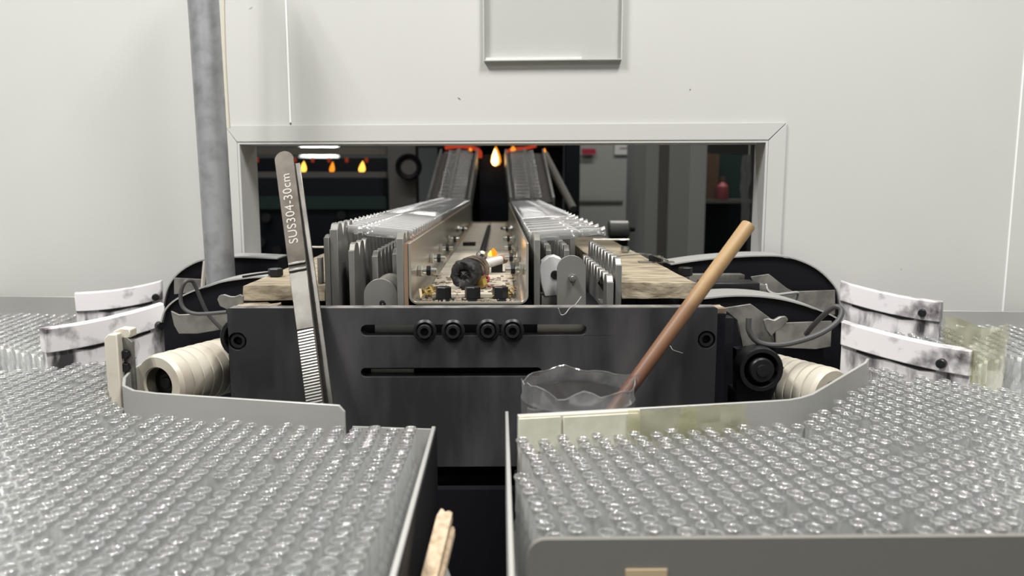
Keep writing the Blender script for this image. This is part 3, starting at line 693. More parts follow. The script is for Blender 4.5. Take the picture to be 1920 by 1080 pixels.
comb(.0690, .80, 2.1, TZ1 - .012, ZBED, 'long toothed rail under the middle of the right conveyor, outer one', .0055, .010)
comb(.0870, .925, 2.1, TZ1 + .004, ZBED, 'long toothed rail carrying the outer ends of the right conveyor', .0055, .010)
# end brackets behind the black plate
c = A(717, 570, .70); rb = .0150
o = [(c.x - rb, ZBED - .004), (c.x + rb, ZBED - .004)] + [(c.x + rb * math.cos(t), c.z + .0095 + rb * math.sin(t)) for t in [i * math.pi / 16 for i in range(17)]]
t = thing('round_top_bracket', 'round-topped dull steel bracket inside the left conveyor, just behind the black plate', 'bracket', (c.x, .70, ZBED))
part('bracket_plate', G().prism([o], -.003, 0, FRONT(.690)), M_comb, t, bevel=.0006)
part('drum', G().cyl(rb * .93, .004, .055, 28, ALONG((c.x + .002, .689, c.z + .0095), (0, 1, 0)), .001), M_strap, t)
part('spiral_bolt', G().tube([A(717 + 5 * math.cos(a) * (1 - a / 18), 568 + 5 * math.sin(a) * (1 - a / 18), .6885) for a in [i * .5 for i in range(24)]], .0008, 6), M_bolt, t)
c = A(1071, 510, .70); rb = A(1098, 510, .70).x - c.x
o = [(c.x - rb * .98, ZBED - .004), (c.x + rb * 1.05, ZBED - .004), (c.x + rb * 1.0, c.z - .010)] + [(c.x + rb * math.cos(t), c.z + .003 + rb * .95 * math.sin(t)) for t in [i * math.pi / 16 for i in range(17)]]
t = thing('round_top_bracket', 'round-topped dull steel bracket inside the right conveyor with a small bolt', 'bracket', (c.x, .70, ZBED))
part('bracket_plate', G().prism([o], -.003, 0, FRONT(.697)), M_comb, t, bevel=.0006)
v = A(1073, 520, .697); Mb = ALONG((v.x, .697, v.z), (0, -1, 0))
b = part('bolt', G().cyl(.0020, 0, .0065, 12, Mb, .0004), M_stain, t); part('nut', G().cyl(.0038, .0002, .0035, 6, Mb, .0005), M_stain, b)
c = A(1036, 512, .725)
o = pxpoly([(1020, 555), (1049, 553), (1054, 540), (1060, 500), (1052, 484), (1040, 479), (1026, 481), (1015, 490), (1011, 505), (1013, 528), (1017, 545)], .715)
t = thing('cam_block', 'worn white-painted cam block with a cross-head screw beside the right bracket', 'cam', (c.x, .72, ZBED))
part('cam_body', G().prism([o], -.016, 0, FRONT(.712)), M_cam, t, bevel=.0012)
v = A(1041, 515, .712); Mb = ALONG((v.x, .712, v.z), (0, -1, 0)); part('screw', G().cyl(.0042, -.001, .0012, 16, Mb, .0006).box(-.0028, .0028, -.0005, .0005, .001, .0015, Mb).box(-.0005, .0005, -.0028, .0028, .001, .0015, Mb), M_bolt, t)
a = A(1016, 555, .71); b = A(1050, 575, .71); part('cam_foot', G().box(a.x, b.x, .713, .735, ZBED - .002, a.z), M_strap, t)
# ampoules lying across both conveyors
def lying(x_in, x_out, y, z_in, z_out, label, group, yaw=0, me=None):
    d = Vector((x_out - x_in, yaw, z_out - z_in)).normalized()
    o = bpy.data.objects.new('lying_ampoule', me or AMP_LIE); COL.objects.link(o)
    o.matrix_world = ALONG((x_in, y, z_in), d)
    o['label'] = label; o['category'] = 'ampoule'; o['group'] = group
n = 55
for k in range(n):
    y = .731 + k * PITCH * .9993
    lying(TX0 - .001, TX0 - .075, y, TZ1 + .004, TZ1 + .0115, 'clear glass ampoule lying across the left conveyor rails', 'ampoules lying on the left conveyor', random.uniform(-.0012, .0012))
for k in range(27):
    y = .750 + k * PITCH * 2
    if k in (5,): y += PITCH * .4
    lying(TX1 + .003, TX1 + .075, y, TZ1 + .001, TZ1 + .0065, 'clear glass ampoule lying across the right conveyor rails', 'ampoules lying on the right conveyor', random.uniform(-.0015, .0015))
# inclined conveyors
def ramp(side, xi, xo, label, glabel, group, dx):
    yb, yt = 2.16, 2.50; zb = A(850, 374, yb).z; zt_ = A(870, 283, yt).z
    t = thing('inclined_conveyor', label, 'conveyor', ((xi + xo) / 2, yb, zb - .1), 'rear ramps')
    d = Vector((dx, yt - yb, zt_ - zb)); Ln = d.length
    for x, nm in ((xi, 'side_rail'), (xo, 'side_rail')):
        g = G(); vs = []
        for s in (0, 1):
            for w_ in (-.003, .003):
                for h in (-.05, .006): vs.append((x + dx * s + w_, yb + (yt - yb) * s, zb + (zt_ - zb) * s + h))
        g.add(vs, [(0, 1, 3, 2), (4, 6, 7, 5), (0, 4, 5, 1), (2, 3, 7, 6), (1, 5, 7, 3), (0, 2, 6, 4)]); part(nm, g, M_steel, t)
    xm = (xi + xo) / 2
    g = G().add([(xi, yb, zb - .008), (xo, yb, zb - .008), (xo + dx, yt, zt_ - .008), (xi + dx, yt, zt_ - .008), (xi, yb, zb - .012), (xo, yb, zb - .012), (xo + dx, yt, zt_ - .012), (xi + dx, yt, zt_ - .012)], [(0, 1, 2, 3), (7, 6, 5, 4), (0, 4, 5, 1), (2, 6, 7, 3), (1, 5, 6, 2), (0, 3, 7, 4)])
    part('bed_sheet', g, M_rampbed, t)
    g = G(); 
    for k in range(34):
        s = k / 34; p = Vector((xm + dx * s, yb + (yt - yb) * s, zb + (zt_ - zb) * s)); g.box(p.x - .0045, p.x + .0045, p.y - .0028, p.y + .0028, p.z - .006, p.z + .0115)
    part('chain', g, M_stain, t, kind='stuff')
    for x in (xi, xo): part('leg', G().box(x - .006, x + .006, yb + .05, yb + .065, .0, zb - .02), M_black, t)
    for k in range(15):
        s = (k + .5) / 15
        p = Vector((0, yb + (yt - yb) * s, zb + (zt_ - zb) * s + .002))
        sg = 1 if xo > xi else -1
        lying(xi + dx * s + sg * .012, xi + dx * s + sg * .09, p.y, p.z, p.z, glabel, group, 0, AMP_RAMP)
ramp(-1, A(880, 376, 2.16).x, A(803, 376, 2.16).x, 'steel ramp climbing from the left conveyor up to the furnace', 'clear glass ampoule on the left rear ramp', 'ampoules on the left ramp', .012)
ramp(1, A(958, 380, 2.16).x, A(1038, 380, 2.16).x, 'steel ramp climbing from the right conveyor up to the furnace', 'clear glass ampoule on the right rear ramp', 'ampoules on the right ramp', -.012)

# ------------------------------------------------------------------ refractory boards, rods and nuts on them
SZ = A(1290, 530, .70).z
xo = A(1304, 530, .70).x; xi = xr2 + .0045
rs = thing('refractory_board', 'tan refractory board right of the right conveyor, with rough broken edges', 'board', ((xi + xo) / 2, .70, SZ - .018))
def rough_box(x0, x1, y0, y1, z0, z1, nx, ny, amp, seed):
    rd = random.Random(seed); g = G(); vs = []; idx = {}
    zs = (z0, (z0 + z1) / 2, z1)
    def vid(i, j, k):
        if (i, j, k) not in idx:
            idx[(i, j, k)] = len(vs)
            e = amp if (i in (0, nx) or j in (0, ny)) else amp * .3
            vs.append((x0 + (x1 - x0) * i / nx + rd.uniform(-e, e), y0 + (y1 - y0) * j / ny + rd.uniform(-e, e), zs[k] + rd.uniform(-e, e) * .5))
        return idx[(i, j, k)]
    fs = []
    for i in range(nx):
        for j in range(ny):
            fs.append((vid(i, j, 2), vid(i + 1, j, 2), vid(i + 1, j + 1, 2), vid(i, j + 1, 2))); fs.append((vid(i, j, 0), vid(i, j + 1, 0), vid(i + 1, j + 1, 0), vid(i + 1, j, 0)))
    for k in range(2):
        for i in range(nx):
            fs.append((vid(i, 0, k), vid(i + 1, 0, k), vid(i + 1, 0, k + 1), vid(i, 0, k + 1))); fs.append((vid(i, ny, k), vid(i, ny, k + 1), vid(i + 1, ny, k + 1), vid(i + 1, ny, k)))
        for j in range(ny):
            fs.append((vid(0, j, k), vid(0, j, k + 1), vid(0, j + 1, k + 1), vid(0, j + 1, k))); fs.append((vid(nx, j, k), vid(nx, j + 1, k), vid(nx, j + 1, k + 1), vid(nx, j, k + 1)))
    return g.add(vs, fs)
part('board', rough_box(xi, xo, .70, 1.32, SZ - .0145, SZ, 10, 30, .0008, 1), M_slab, rs)
part('spacer', G().box(xi + .002, xi + .016, .715, .735, ZBED, SZ - .015), M_bolt, rs); part('spacer', G().box(xo - .05, xo - .03, .715, .735, ZBED, SZ - .015), M_bolt, rs)
v = AZ(1230, 492, SZ); b = part('clamp_nut', G().cyl(.0085, .001, .0085, 6, Matrix.Translation((v.x, v.y, SZ)), .0008), M_bolt, rs); part('washer_strip', G().box(v.x - .020, v.x + .020, v.y - .007, v.y + .006, SZ + .0003, SZ + .0014), M_strap, b)
v = AZ(1172, 474, SZ); part('bright_nut', G().cyl(.0058, .001, .0085, 14, Matrix.Translation((v.x, v.y, SZ)), .0012), M_stain, rs)
part('wire_clip', G().tube(smooth_path([AZ(1150, 481, SZ + .002), AZ(1200, 476, SZ + .005), A(1235, 482, .86), A(1252, 489, .84)], 4), .0011, 6), M_strap, rs)
part('pin', G().tube([A(1112, 449, 1.02), A(1180, 449, 1.02)], .0013, 8), M_stain, rs)
SL = A(454, 536, .70).z; xa = A(454, 536, .70).x
ls = thing('refractory_board', 'pale refractory board left of the left conveyor, with a chipped front edge', 'board', (-.2, .70, SL - .018))
part('board', rough_box(xa, -.1595, .70, 1.32, SL - .0135, SL, 8, 30, .0008, 2), M_slab, ls)
v = AZ(517, 519, SL); b = part('clamp_nut', G().cyl(.0075, .001, .0085, 6, Matrix.Translation((v.x, v.y, SL)), .0008), M_bolt, ls)
part('wire_clip', G().tube(smooth_path([A(455, 519, .76), A(480, 515, .77), AZ(508, 511, SL + .004)], 4), .0011, 6), M_bolt, ls)
part('spacer', G().box(-.228, -.212, .715, .735, ZBED, SL - .0142), M_bolt, ls); part('spacer', G().box(-.185, -.165, .715, .735, ZBED, SL - .0142), M_bolt, ls)
part('pin', G().tube([A(574, 463, .95), A(612, 463, .95)], .0013, 8), M_stain, ls)
a = A(596, 483, .715); b = A(608, 567, .715); solo('upright_strip', G().box(a.x, b.x - .001, .712, .722, SL + .0006, a.z), M_strap, 'short greasy upright strip standing on the left board beside the combs', 'strip')
g = rough_box(A(432, 570, .672).x, A(512, 570, .672).x, .668, .698, ZBED + .0002, ZBED + .0085, 8, 4, .0012, 5); solo('mortar_crust', g, M_debris, 'crust of grey mortar crumbs on top of the black plate below the left board', 'debris')

# ------------------------------------------------------------------ black guards, brackets, cables
def guard(label, pts, Y, zlow, depth=.045, rim=True):
    P = [A(a, b, Y) for a, b in pts]; P = smooth_path(P, 5)
    t = thing('belt_guard', label, 'guard', (sum(p.x for p in P) / len(P), Y, zlow), 'curved black guards')
    ol = [(P[0].x, zlow)] + [(p.x, p.z - .001) for p in P] + [(P[-1].x, zlow)]
    part('cover', G().prism([ol[::-1]], -depth + .004, -.004, FRONT(Y)), M_black, t)
    g = G(); vs = []; fs = []; n = len(P)
    for i, p in enumerate(P):
        tg = (P[min(i + 1, n - 1)] - P[max(i - 1, 0)]).normalized(); nr = Vector((-tg.z, 0, tg.x)); 
        if nr.z < 0: nr = -nr
        q = p + nr * .0016
        vs += [(p.x, Y, p.z), (q.x, Y, q.z), (q.x, Y + depth, q.z), (p.x, Y + depth, p.z)]
    for i in range(n - 1):
        a = 4 * i; b = a + 4
        for k in range(4): j = (k + 1) % 4; fs.append((a + k, a + j, b + j, b + k))
    fs += [(3, 2, 1, 0), (4 * n - 4, 4 * n - 3, 4 * n - 2, 4 * n - 1)]
    g.add(vs, fs); part('rim_band', g, M_guard, t)
    return t
guard('curved black guard left of the machine, farther one behind the grey pipe', [(306, 575), (314, 543), (330, 518), (355, 499), (388, 487), (440, 483), (520, 486)], .945, .955)
guard('curved black guard left of the machine, nearer one beside the left board', [(303, 605), (312, 580), (335, 560), (375, 542), (420, 529), (470, 522), (500, 521)], .80, .955, .05)
guard('curved black guard right of the machine, farther and taller one', [(1258, 497), (1330, 487), (1420, 481), (1480, 484), (1528, 503), (1560, 532), (1572, 556), (1575, 600)], .915, .955, .05)
guard('curved black guard right of the machine, nearer one behind the cable loop', [(1312, 562), (1380, 556), (1450, 560), (1510, 574), (1560, 593), (1585, 612)], .79, .955, .05)
def sheet(name, label, pts, Y, th=.003, mt=None, cat='bracket', group=None):
    return solo(name, G().prism([pxpoly(pts, Y)], -th, 0, FRONT(Y)), mt or M_strap, label, cat, group, bevel=.0005)
sheet('flat_strap', 'grey flat strap across the near left guard, above the roller', [(320, 583), (335, 590), (380, 588), (428, 588), (428, 612), (413, 619), (370, 626), (335, 626), (326, 610)], .785)
sheet('flat_strap', 'small dark grey strap on the far left guard', [(326, 521), (385, 524), (385, 545), (326, 552)], .935)
sheet('flat_strap', 'grey flat strap across the near right guard', [(1455, 606), (1560, 602), (1558, 650), (1530, 655), (1455, 652)], .782)
sheet('flat_strap', 'stained grey strap across the far right guard', [(1478, 547), (1566, 544), (1566, 590), (1480, 584)], .905)
sheet('clamp_ear', 'two-lobed grey clamp ear at the upper left corner of the black plate', [(407, 561), (411, 554), (420, 552), (432, 556), (440, 556), (450, 552), (456, 556), (455, 570), (440, 577), (425, 580), (412, 574)], .69)
bk = thing('adjuster_bracket', 'slanted grey adjuster bracket with a wing nut right of the black plate', 'bracket', A(1420, 640, .70))
part('bracket_sheet', G().prism([pxpoly([(1355, 578), (1408, 570), (1445, 597), (1452, 640), (1440, 655), (1392, 650), (1382, 600)], .715)], -.003, 0, FRONT(.715)), M_strap, bk, bevel=.0005)
part('wing_nut', G().prism([pxpoly([(1432, 600), (1442, 597), (1452, 600), (1462, 594), (1474, 593), (1479, 600), (1470, 612), (1455, 622), (1446, 632), (1436, 618)], .705)], -.004, 0, FRONT(.705)), M_strap, bk, bevel=.001)
part('side_block', G().box(A(1383, 0, .695).x, A(1399, 0, .695).x, .695, .712, A(0, 648, .695).z, A(0, 600, .695).z), M_bolt, bk)
solo('brown_shim', rough_box(A(1346, 0, .675).x, A(1382, 0, .675).x, .672, .695, A(0, 591, .675).z, A(0, 581, .675).z, 4, 3, .0006, 9), M_debris, 'small rusty brown shim on the right end of the machine', 'shim')
# bearing knob
def knob(px, py, Y, R, label, plate):
    c = A(px, py, Y); M = ALONG((c.x, Y, c.z), (0, -1, 0))
    t = thing('bearing_cap', label, 'bearing', (c.x, Y, c.z - R))
    part('ring', G().lathe([(R * .74, -.018), (R * .76, -.001), (R * .80, 0), (R * .96, 0), (R, -.0015), (R, -.018)], 36, M), M_bolt, t)
    part('hub', G().lathe([(0, .004), (R * .26, .004), (R * .28, .0025), (R * .30, .0025), (R * .50, .0025), (R * .56, .0010), (R * .56, -.010), (R * .74, -.012), (R * .74, -.018), (0, -.018)], 32, M), M_bolt, t)
    if plate: part('housing', G().prism([pxpoly(plate, Y + .0185)], -.012, 0, FRONT(Y + .0185)), M_black, t)
knob(1428, 694, .685, .0205, 'round stepped black bearing cap between the plate and the right roller', [(1381, 655), (1450, 650), (1470, 690), (1440, 765), (1381, 770)])
knob(452, 634, .692, .0195, 'round black bearing cap half hidden behind the upper left corner of the plate', None)
a = A(1382, 735, .70); b = A(1425, 735, .70); solo('foot_block', G().box(a.x, b.x, .705, .73, .935, a.z), M_bolt, 'small dark steel block under the right bearing cap', 'block', bevel=.0008)
far = thing('far_adjuster', 'dark steel slide block and bracket in front of the far right guard', 'machine part', A(1380, 560, .86))
a = A(1322, 531, .85); b = A(1424, 556, .85); part('slide_block', G().box(a.x, b.x, .85, .885, b.z, a.z), M_bolt, far, bevel=.0008)
a = A(1296, 517, .88); b = A(1400, 530, .88); part('top_bar', G().box(a.x, b.x, .888, .905, b.z - .002, a.z), M_strap, far)
part('bracket_sheet', G().prism([pxpoly([(1408, 519), (1442, 514), (1475, 540), (1490, 548), (1478, 572), (1440, 572), (1422, 550)], .875)], -.003, 0, FRONT(.875)), M_strap, far, bevel=.0005)
a = A(1424, 535, .85); b = A(1437, 560, .85); part('end_block', G().box(a.x + .0005, b.x, .852, .872, b.z, a.z), M_steel, far)
part('hex_bolt', G().cyl(.0075, 0, .009, 6, Matrix.Translation((A(1285, 517, .80).x, .80, A(1285, 517, .80).z)), .0006), M_bolt, far)
part('hose', G().tube(smooth_path([A(1436, 533, .862), A(1440, 545, .858), A(1455, 552, .856), (A(1478, 550, .858)), A(1496, 549, .862), A(1492, 562, .868)], 5), .0016, 8), M_guard, far)
def cable(label, pts, r=.0022):
    return solo('rubber_cable', G().tube(smooth_path([A(*p) for p in pts], 6), r, 10), M_rubber, label, 'cable')
cable('dark rubber cable looping in front of the left guards', [(418, 619, .76), (393, 593, .755), (380, 569, .75), (365, 534, .745), (357, 526, .74), (346, 530, .735), (339, 549, .735), (340, 569, .735), (349, 582, .735), (366, 588, .735), (389, 588, .735), (425, 585, .735)], .0019)
cable('thick dark rubber cable looping in front of the right guards', [(1404, 596, .70), (1405, 622, .70), (1425, 643, .70), (1470, 646, .70), (1530, 629, .705), (1568, 605, .71), (1578, 583, .715), (1566, 575, .72), (1545, 590, .73), (1525, 610, .745), (1512, 626, .765)], .0026)

# ------------------------------------------------------------------ pipe on the left, cable, plastic holder on the wall
pt = A(381, 0, .90); pb = A(414, 522, .90); d = (pb - pt)
g = G().tube([pt - d * .5, pt, pb, pb + d * .25], [A(410, 0, .90).x - pt.x - .0005, A(410, 0, .90).x - pt.x - .0005, .0163, .0163], 28); solo('grey_pipe', g, M_galv, 'leaning galvanised steel pipe in front of the wall at the left', 'pipe')
g = G().tube(smooth_path([A(418, -260, .985), A(418, 0, .985), A(421, 120, .985), A(428, 240, .985)], 5), .0028, 8); solo('white_cable', g, M_cream, 'thin off-white cable hanging behind the leaning grey pipe', 'cable')
g = G().tube([A(386, 490, .93), A(383, 520, .93), A(381, 545, .93)], .0035, 8); solo('pale_hose', g, M_cream, 'short pale hose showing beside the foot of the grey pipe', 'hose')
u0, zb_ = AW(908, 115); u1, _ = AW(1165, 115)
ah = thing('acrylic_holder', 'clear plastic sheet holder fixed on the white wall above the opening', 'holder', (0, 1.0, zb_))
part('sheet', G().box(u0, u1, zb_, zb_ + .20, .007, .009, MW), M_acryl, ah)
part('bottom_glint', G().box(u0 + .002, u1 - .05, zb_, zb_ + .0035, .0008, .0069, MW), M_seal, ah)  # white strip paints the glint along the holder's lower edge
part('edge_strip', G().box(u1 - .0012, u1, zb_, zb_ + .20, .0006, .010, MW), M_trim, ah)
part('edge_strip', G().box(u0, u0 + .0010, zb_, zb_ + .20, .0006, .010, MW), M_trim, ah)
part('bottom_strip', G().box(u0, u1, zb_ - .001, zb_, .0006, .010, MW), M_trim, ah)

# ------------------------------------------------------------------ tweezers
pb = A(591, 757, .606); pt = A(531, 284, .685); ax = (pt - pb).normalized()
side = (rgt - ax * rgt.dot(ax)).normalized(); M = MX(pb, side, ax)       # local x = width, y = along, z = towards the viewer
Lv = (pt - pb).length
tz = thing('tweezers', 'long stainless steel tweezers with ribbed grips leaning on the black plate', 'tweezers', pb - Vector((0, 0, .08)))
def width(y): return .0070 + (.0082 - .0070) * max(0, min(1, y / Lv))
ys = [-.085, -.05, 0, .06, .10, .14, Lv - .022, Lv - .010]
ol = [(-width(y) * (1 if y > -.04 else (.25 if y < -.08 else .6)), y) for y in ys]
cap = [( .0084 * math.cos(a), Lv - .0085 + .0085 * math.sin(a)) for a in [math.pi - i * math.pi / 12 for i in range(1, 12)]]
ol = ol + cap + [(-x, y) for x, y in ol[::-1]]
part('front_arm', G().prism([ol[::-1]], -.0012, .0008, M), M_tweezflat, tz, bevel=.0005)
yk = (A(570, 508, .645) - pb).dot(ax)                                                # where the polished lower half starts
yr = (A(580, 617, .63) - pb).dot(ax)
lo_ = part('polished_sleeve', G().prism([[(-.0069, yr), (.0069, yr), (.0073, yk), (-.0073, yk)]], .0008, .0017, M), M_tweez, tz, 'mirror polished lower half', bevel=.0005)
for k in range(2): part('ridge', G().box(-.0074, .0074, yk + .001 + k * .0055, yk + .0036 + k * .0055, .0006, .0026, M), M_tweez, tz, bevel=.0006)
n = 26
for k in range(n):
    y = yr - .001 - (yr + .002) * k / n
    part('grip_rib', G().prism([[(-.0066, y - .0014), (.0064, y - .0010), (.0064, y + .0002), (-.0066, y - .0002)]], .0008, .0020, M), M_stain, tz)
# rear arm, joined at the top, spread at the bottom
g = G(); vs = []
Mr = M @ Matrix.Translation((.0036, 0, -.0014))
prof = [(-.085, -.008), (0, -.0065), (.10, -.005), (Lv - .05, -.002), (Lv - .012, -.0003)]
vs = []
for y, z in prof:
    wd = .0078; vs += [(-wd + .003, y, z), (wd + .0012, y, z), (wd + .0012, y, z - .0014), (-wd + .003, y, z - .0014)]
fs = [(4 * i + k, 4 * i + 4 + k, 4 * i + 4 + (k + 1) % 4, 4 * i + (k + 1) % 4) for i in range(len(prof) - 1) for k in range(4)] + [(0, 1, 2, 3), tuple(4 * (len(prof) - 1) + k for k in (3, 2, 1, 0))]
g.add(vs, fs, Mr); part('rear_arm', g, M_tweez, tz, bevel=.0004)
tc = bpy.data.curves.new('lettering', 'FONT'); tc.body = 'SUS304-30cm'; tc.size = .0096; tc.extrude = .00012; tc.align_x = 'LEFT'; tc.space_character = 1.06
to = bpy.data.objects.new('tmp', tc); COL.objects.link(to); bpy.context.view_layer.update()
tm = bpy.data.meshes.new_from_object(to.evaluated_get(bpy.context.evaluated_depsgraph_get())); bpy.data.objects.remove(to)
y0 = (A(551, 458, .655) - pb).dot(ax); y1 = (A(536, 326, .675) - pb).dot(ax)
xs = [v.co.x for v in tm.vertices]; sc = (y1 - y0) / (max(xs) - min(xs))
Mt = M @ Matrix.Translation((.0030, y0, .00095)) @ Matrix.Rotation(math.pi / 2, 4, 'Z') @ Matrix.Scale(sc, 4)
g = G(); g.add([tuple(v.co) for v in tm.vertices], [tuple(p.vertices) for p in tm.polygons], Mt); part('lettering', g, M_etch, tz, 'pale etched lettering')

# ------------------------------------------------------------------ cup with wooden rod
cc = Vector((A(1083, 715, .592).x, .592, 0)); R = .0445; zr = A(1083, 716, .592).z
cup = thing('plastic_cup', 'clear cut-off plastic bottle bottom with a ragged rim, standing before the plate', 'cup', (cc.x, cc.y, .952))
g = G(); seg = 44; rc = random.Random(2); rows = [.9525, .954, .97, 1.0, 1.02, zr - .012, zr - .009, zr]
jag = [.0035 * math.sin(i * .9) * math.sin(i * .31 + 1) + rc.uniform(-.0012, .0012) + (.004 if 24 < i < 30 else 0) for i in range(seg)]
vs = []
for k, z in enumerate(rows):
    for i in range(seg):
        a = 2 * math.pi * i / seg; rad = R * (.93 if k == 0 else 1 if k < 5 else (1.012 if k == 5 else (.985 if k == 6 else 1.0))); zz = z + (jag[i] if k == len(rows) - 1 else 0)
        rad *= 1 + .012 * math.sin(3 * a + 1) * (k / 7); vs.append((cc.x + rad * math.cos(a), cc.y + rad * math.sin(a), zz))
fs = [(k * seg + i, k * seg + (i + 1) % seg, (k + 1) * seg + (i + 1) % seg, (k + 1) * seg + i) for k in range(len(rows) - 1) for i in range(seg)] + [tuple(range(seg))[::-1]]
n_ = len(rows) - 3
g.add(vs, [f for f in fs if max(f) < (n_ + 1) * seg]); part('cup_wall', g, M_cup, cup, sharp=60)
g = G(); g.add(vs[n_ * seg:], [tuple(i - n_ * seg for i in f) for f in fs if min(f) >= n_ * seg]); part('rim_band', g, M_cupband, cup, sharp=60)
g = G().tube([vs[(len(rows) - 1) * seg + i % seg] for i in range(seg + 1)], .0006, 6, False); part('rim_edge', g, M_cup, cup)
fa = A(1172, 742, .575); g = crumple([(fa.x - .004 + k * .003, .578 + k * .002) for k in range(5)], A(1195, 704, .58).z, A(1172, 748, .575).z, 4, .001, 12)
g.v = [(x + (z - fa.z) * .55, y, z) for x, y, z in g.v]; part('torn_flap', g, M_cup, cup, 'torn whitish flap')
p0 = A(1170, 742, .590); p1 = A(1404, 421, .635); d = (p1 - p0)
pe = p0 - d * ((p0.z - .9545) / d.z)
rd = thing('wooden_rod', 'round wooden rod, tan at the top and reddish below, leaning in the cut plastic cup', 'rod', pe)
e0 = pe + d * .012
tip = p1 - d.normalized() * .002
part('shaft', G().tube([e0, p0, p0.lerp(p1, .5), tip, tip + d.normalized() * .0015, p1 + d.normalized() * .0004], [.0050, .0056, .0060, .0061, .0058, .0045], 24), M_rod, rd)
# broken slats in the gap
a = A(836, 962, .42); b = A(806, 1085, .375); d = b - a
def slat(label, a, b, w, t, seed):
    ax = (a - b).normalized(); sd = (rgt - ax * rgt.dot(ax)).normalized(); M = MX(b, sd, ax); L_ = (a - b).length; rs_ = random.Random(seed)
    n = 6; top = [(-w / 2 + w * i / n, L_ + (rs_.uniform(-.003, .001) if 0 < i < n else rs_.uniform(-.006, 0))) for i in range(n + 1)]
    return solo('broken_stick', G().prism([[(-w / 2, 0), (w / 2, 0)] + top[::-1]], -t / 2, t / 2, M), M_slat, label, 'wood', bevel=.0004)
slat('taller pale broken wooden slat stuck upright in the dark gap between the trays', a, b + d * 1.2, .0085, .006, 1)
a2 = A(845, 993, .415); b2 = A(822, 1085, .380)
slat('shorter splintered wooden slat beside the taller one in the gap', a2, b2 + (b2 - a2) * 1.6, .0055, .005, 2)
a = A(837, 1060, .40); solo('paper_scrap', G().prism([[(a.x, a.z), (a.x + .004, a.z - .012), (a.x - .004, a.z - .03), (a.x - .009, a.z - .016)]], 0, .0004, FRONT(.40)), M_white, 'white paper scrap beside the slats at the bottom of the gap', 'paper')

# ------------------------------------------------------------------ furnace hall behind the wall
def bx(px0, py0, px1, py1, Y, dy, g=None):
    a = A(px0, py0, Y); b = A(px1, py1, Y); return (g or G()).box(min(a.x, b.x), max(a.x, b.x), Y, Y + dy, min(a.z, b.z), max(a.z, b.z))
fu = thing('furnace', 'dark furnace head with red-hot burners above the two ramps', 'furnace', (0, 2.6, 1.0))
part('hood', bx(800, 180, 1060, 268, 2.62, .5), M_black, fu); part('back_plate', bx(820, 268, 1050, 420, 2.95, .03), M_black, fu)
part('inner_post', bx(899, 290, 951, 420, 2.62, .06), M_blue, fu)
part('cross_bar', bx(780, 268, 902, 276, 2.56, .04), M_bolt, fu); part('cross_bar', bx(942, 268, 1055, 274, 2.56, .04), M_bolt, fu)
part('hot_bar', G().tube(smooth_path([A(835, 277, 2.54), A(862, 274, 2.53), A(885, 277, 2.52), A(899, 284, 2.52), A(900, 296, 2.52)], 5), .0065, 8), M_glow, fu)
part('hot_bar', G().tube(smooth_path([A(950, 285, 2.52), A(962, 280, 2.52), A(985, 278, 2.53), A(1005, 273, 2.54)], 5), .0055, 8), M_glow, fu)
for px, py, w_, h_ in ((962, 284, .018, .018), (882, 284, .012, .012), (1021, 286, .010, .014)):
    v = A(px, py, 2.5); part('flame', flame(v, w_, h_), M_fire2, fu)
v = A(930, 312, 2.56); part('flame', flame(v, .034, .066), M_fire2, fu); v = A(928, 311, 2.545); part('flame', flame(v, .024, .056), M_fire3, fu)
for px0, px1, y_ in ((800, 838, 2.3), (1075, 1022, 2.3)):
    g = G().tube([A(px0, 392, y_), A(px1, 290, y_ + .25)], .012, 8); part('strut', g, M_post, fu)
for px in (845, 1040):
    a = A(px, 268, 2.7); part('leg', G().box(a.x - .03, a.x + .03, 2.7, 2.76, 0, a.z), M_black, fu)
solo('dark_post', bx(1062, 230, 1086, 440, 2.55, .06), M_blue, 'dark blue-black post right of the furnace', 'post')
# second forming line on the left, seen through the opening
Y = 2.9
ml = thing('forming_line', 'second dark forming line with a row of small flames at the left', 'machine', A(580, 400, Y))
part('top_rail', bx(380, 322, 724, 333, Y, .06), M_post, ml); part('back_panel', bx(380, 296, 724, 322, Y + .3, .05), M_blue, ml)
part('cabinet', bx(380, 333, 724, 640, Y, .3), M_blue, ml); part('green_rail', bx(380, 368, 724, 392, Y - .02, .018), M_green, ml)
part('upper_beam', bx(380, 276, 724, 290, Y + .1, .03), M_post, ml)
for px, py, w_, h_, mt in ((458, 323, .016, .026, M_fire2), (568, 324, .026, .044, M_fire), (622, 324, .02, .042, M_fire2), (678, 324, .026, .044, M_fire)):
    v = A(px, py, Y + .02); part('flame', flame(v, w_, h_, .12), M_fire2 if mt is M_fire2 else M_fire, ml)
for px in (448, 482, 553, 586, 617, 650, 687):
    v = A(px, 300, Y + .06); part('red_nozzle', G().lathe([(0, -.010), (.006, -.007), (.007, .003), (.004, .008), (0, .010)], 10, Matrix.Translation(v)), M_ember, ml)
for px, py in ((500, 410), (490, 455), (520, 470), (640, 405)):
    v = A(px, py, Y - .015); part('valve', G().cyl(.018, 0, .03, 12, ALONG(v, (.2, -1, .1)), .002), M_bolt, ml)
part('leg', bx(400, 640, 430, 700, Y + .05, .06), M_black, ml)
solo('grey_pillar', bx(725, 150, 782, 470, 2.75, .1), M_post, 'grey-brown pillar between the forming line and the furnace', 'pillar')
c = A(766, 313, 2.70); t = thing('hand_wheel', 'dark round hand wheel in front of the grey-brown pillar', 'wheel', c)
Mh = ALONG(c, (0, -1, 0)); part('wheel_rim', G().lathe([(.028, -.012), (.030, .004), (.040, .008), (.046, 0), (.042, -.012), (.028, -.012)], 24, Mh), M_black, t); part('wheel_hub', G().cyl(.0275, -.046, -.003, 20, Mh), M_post, t)
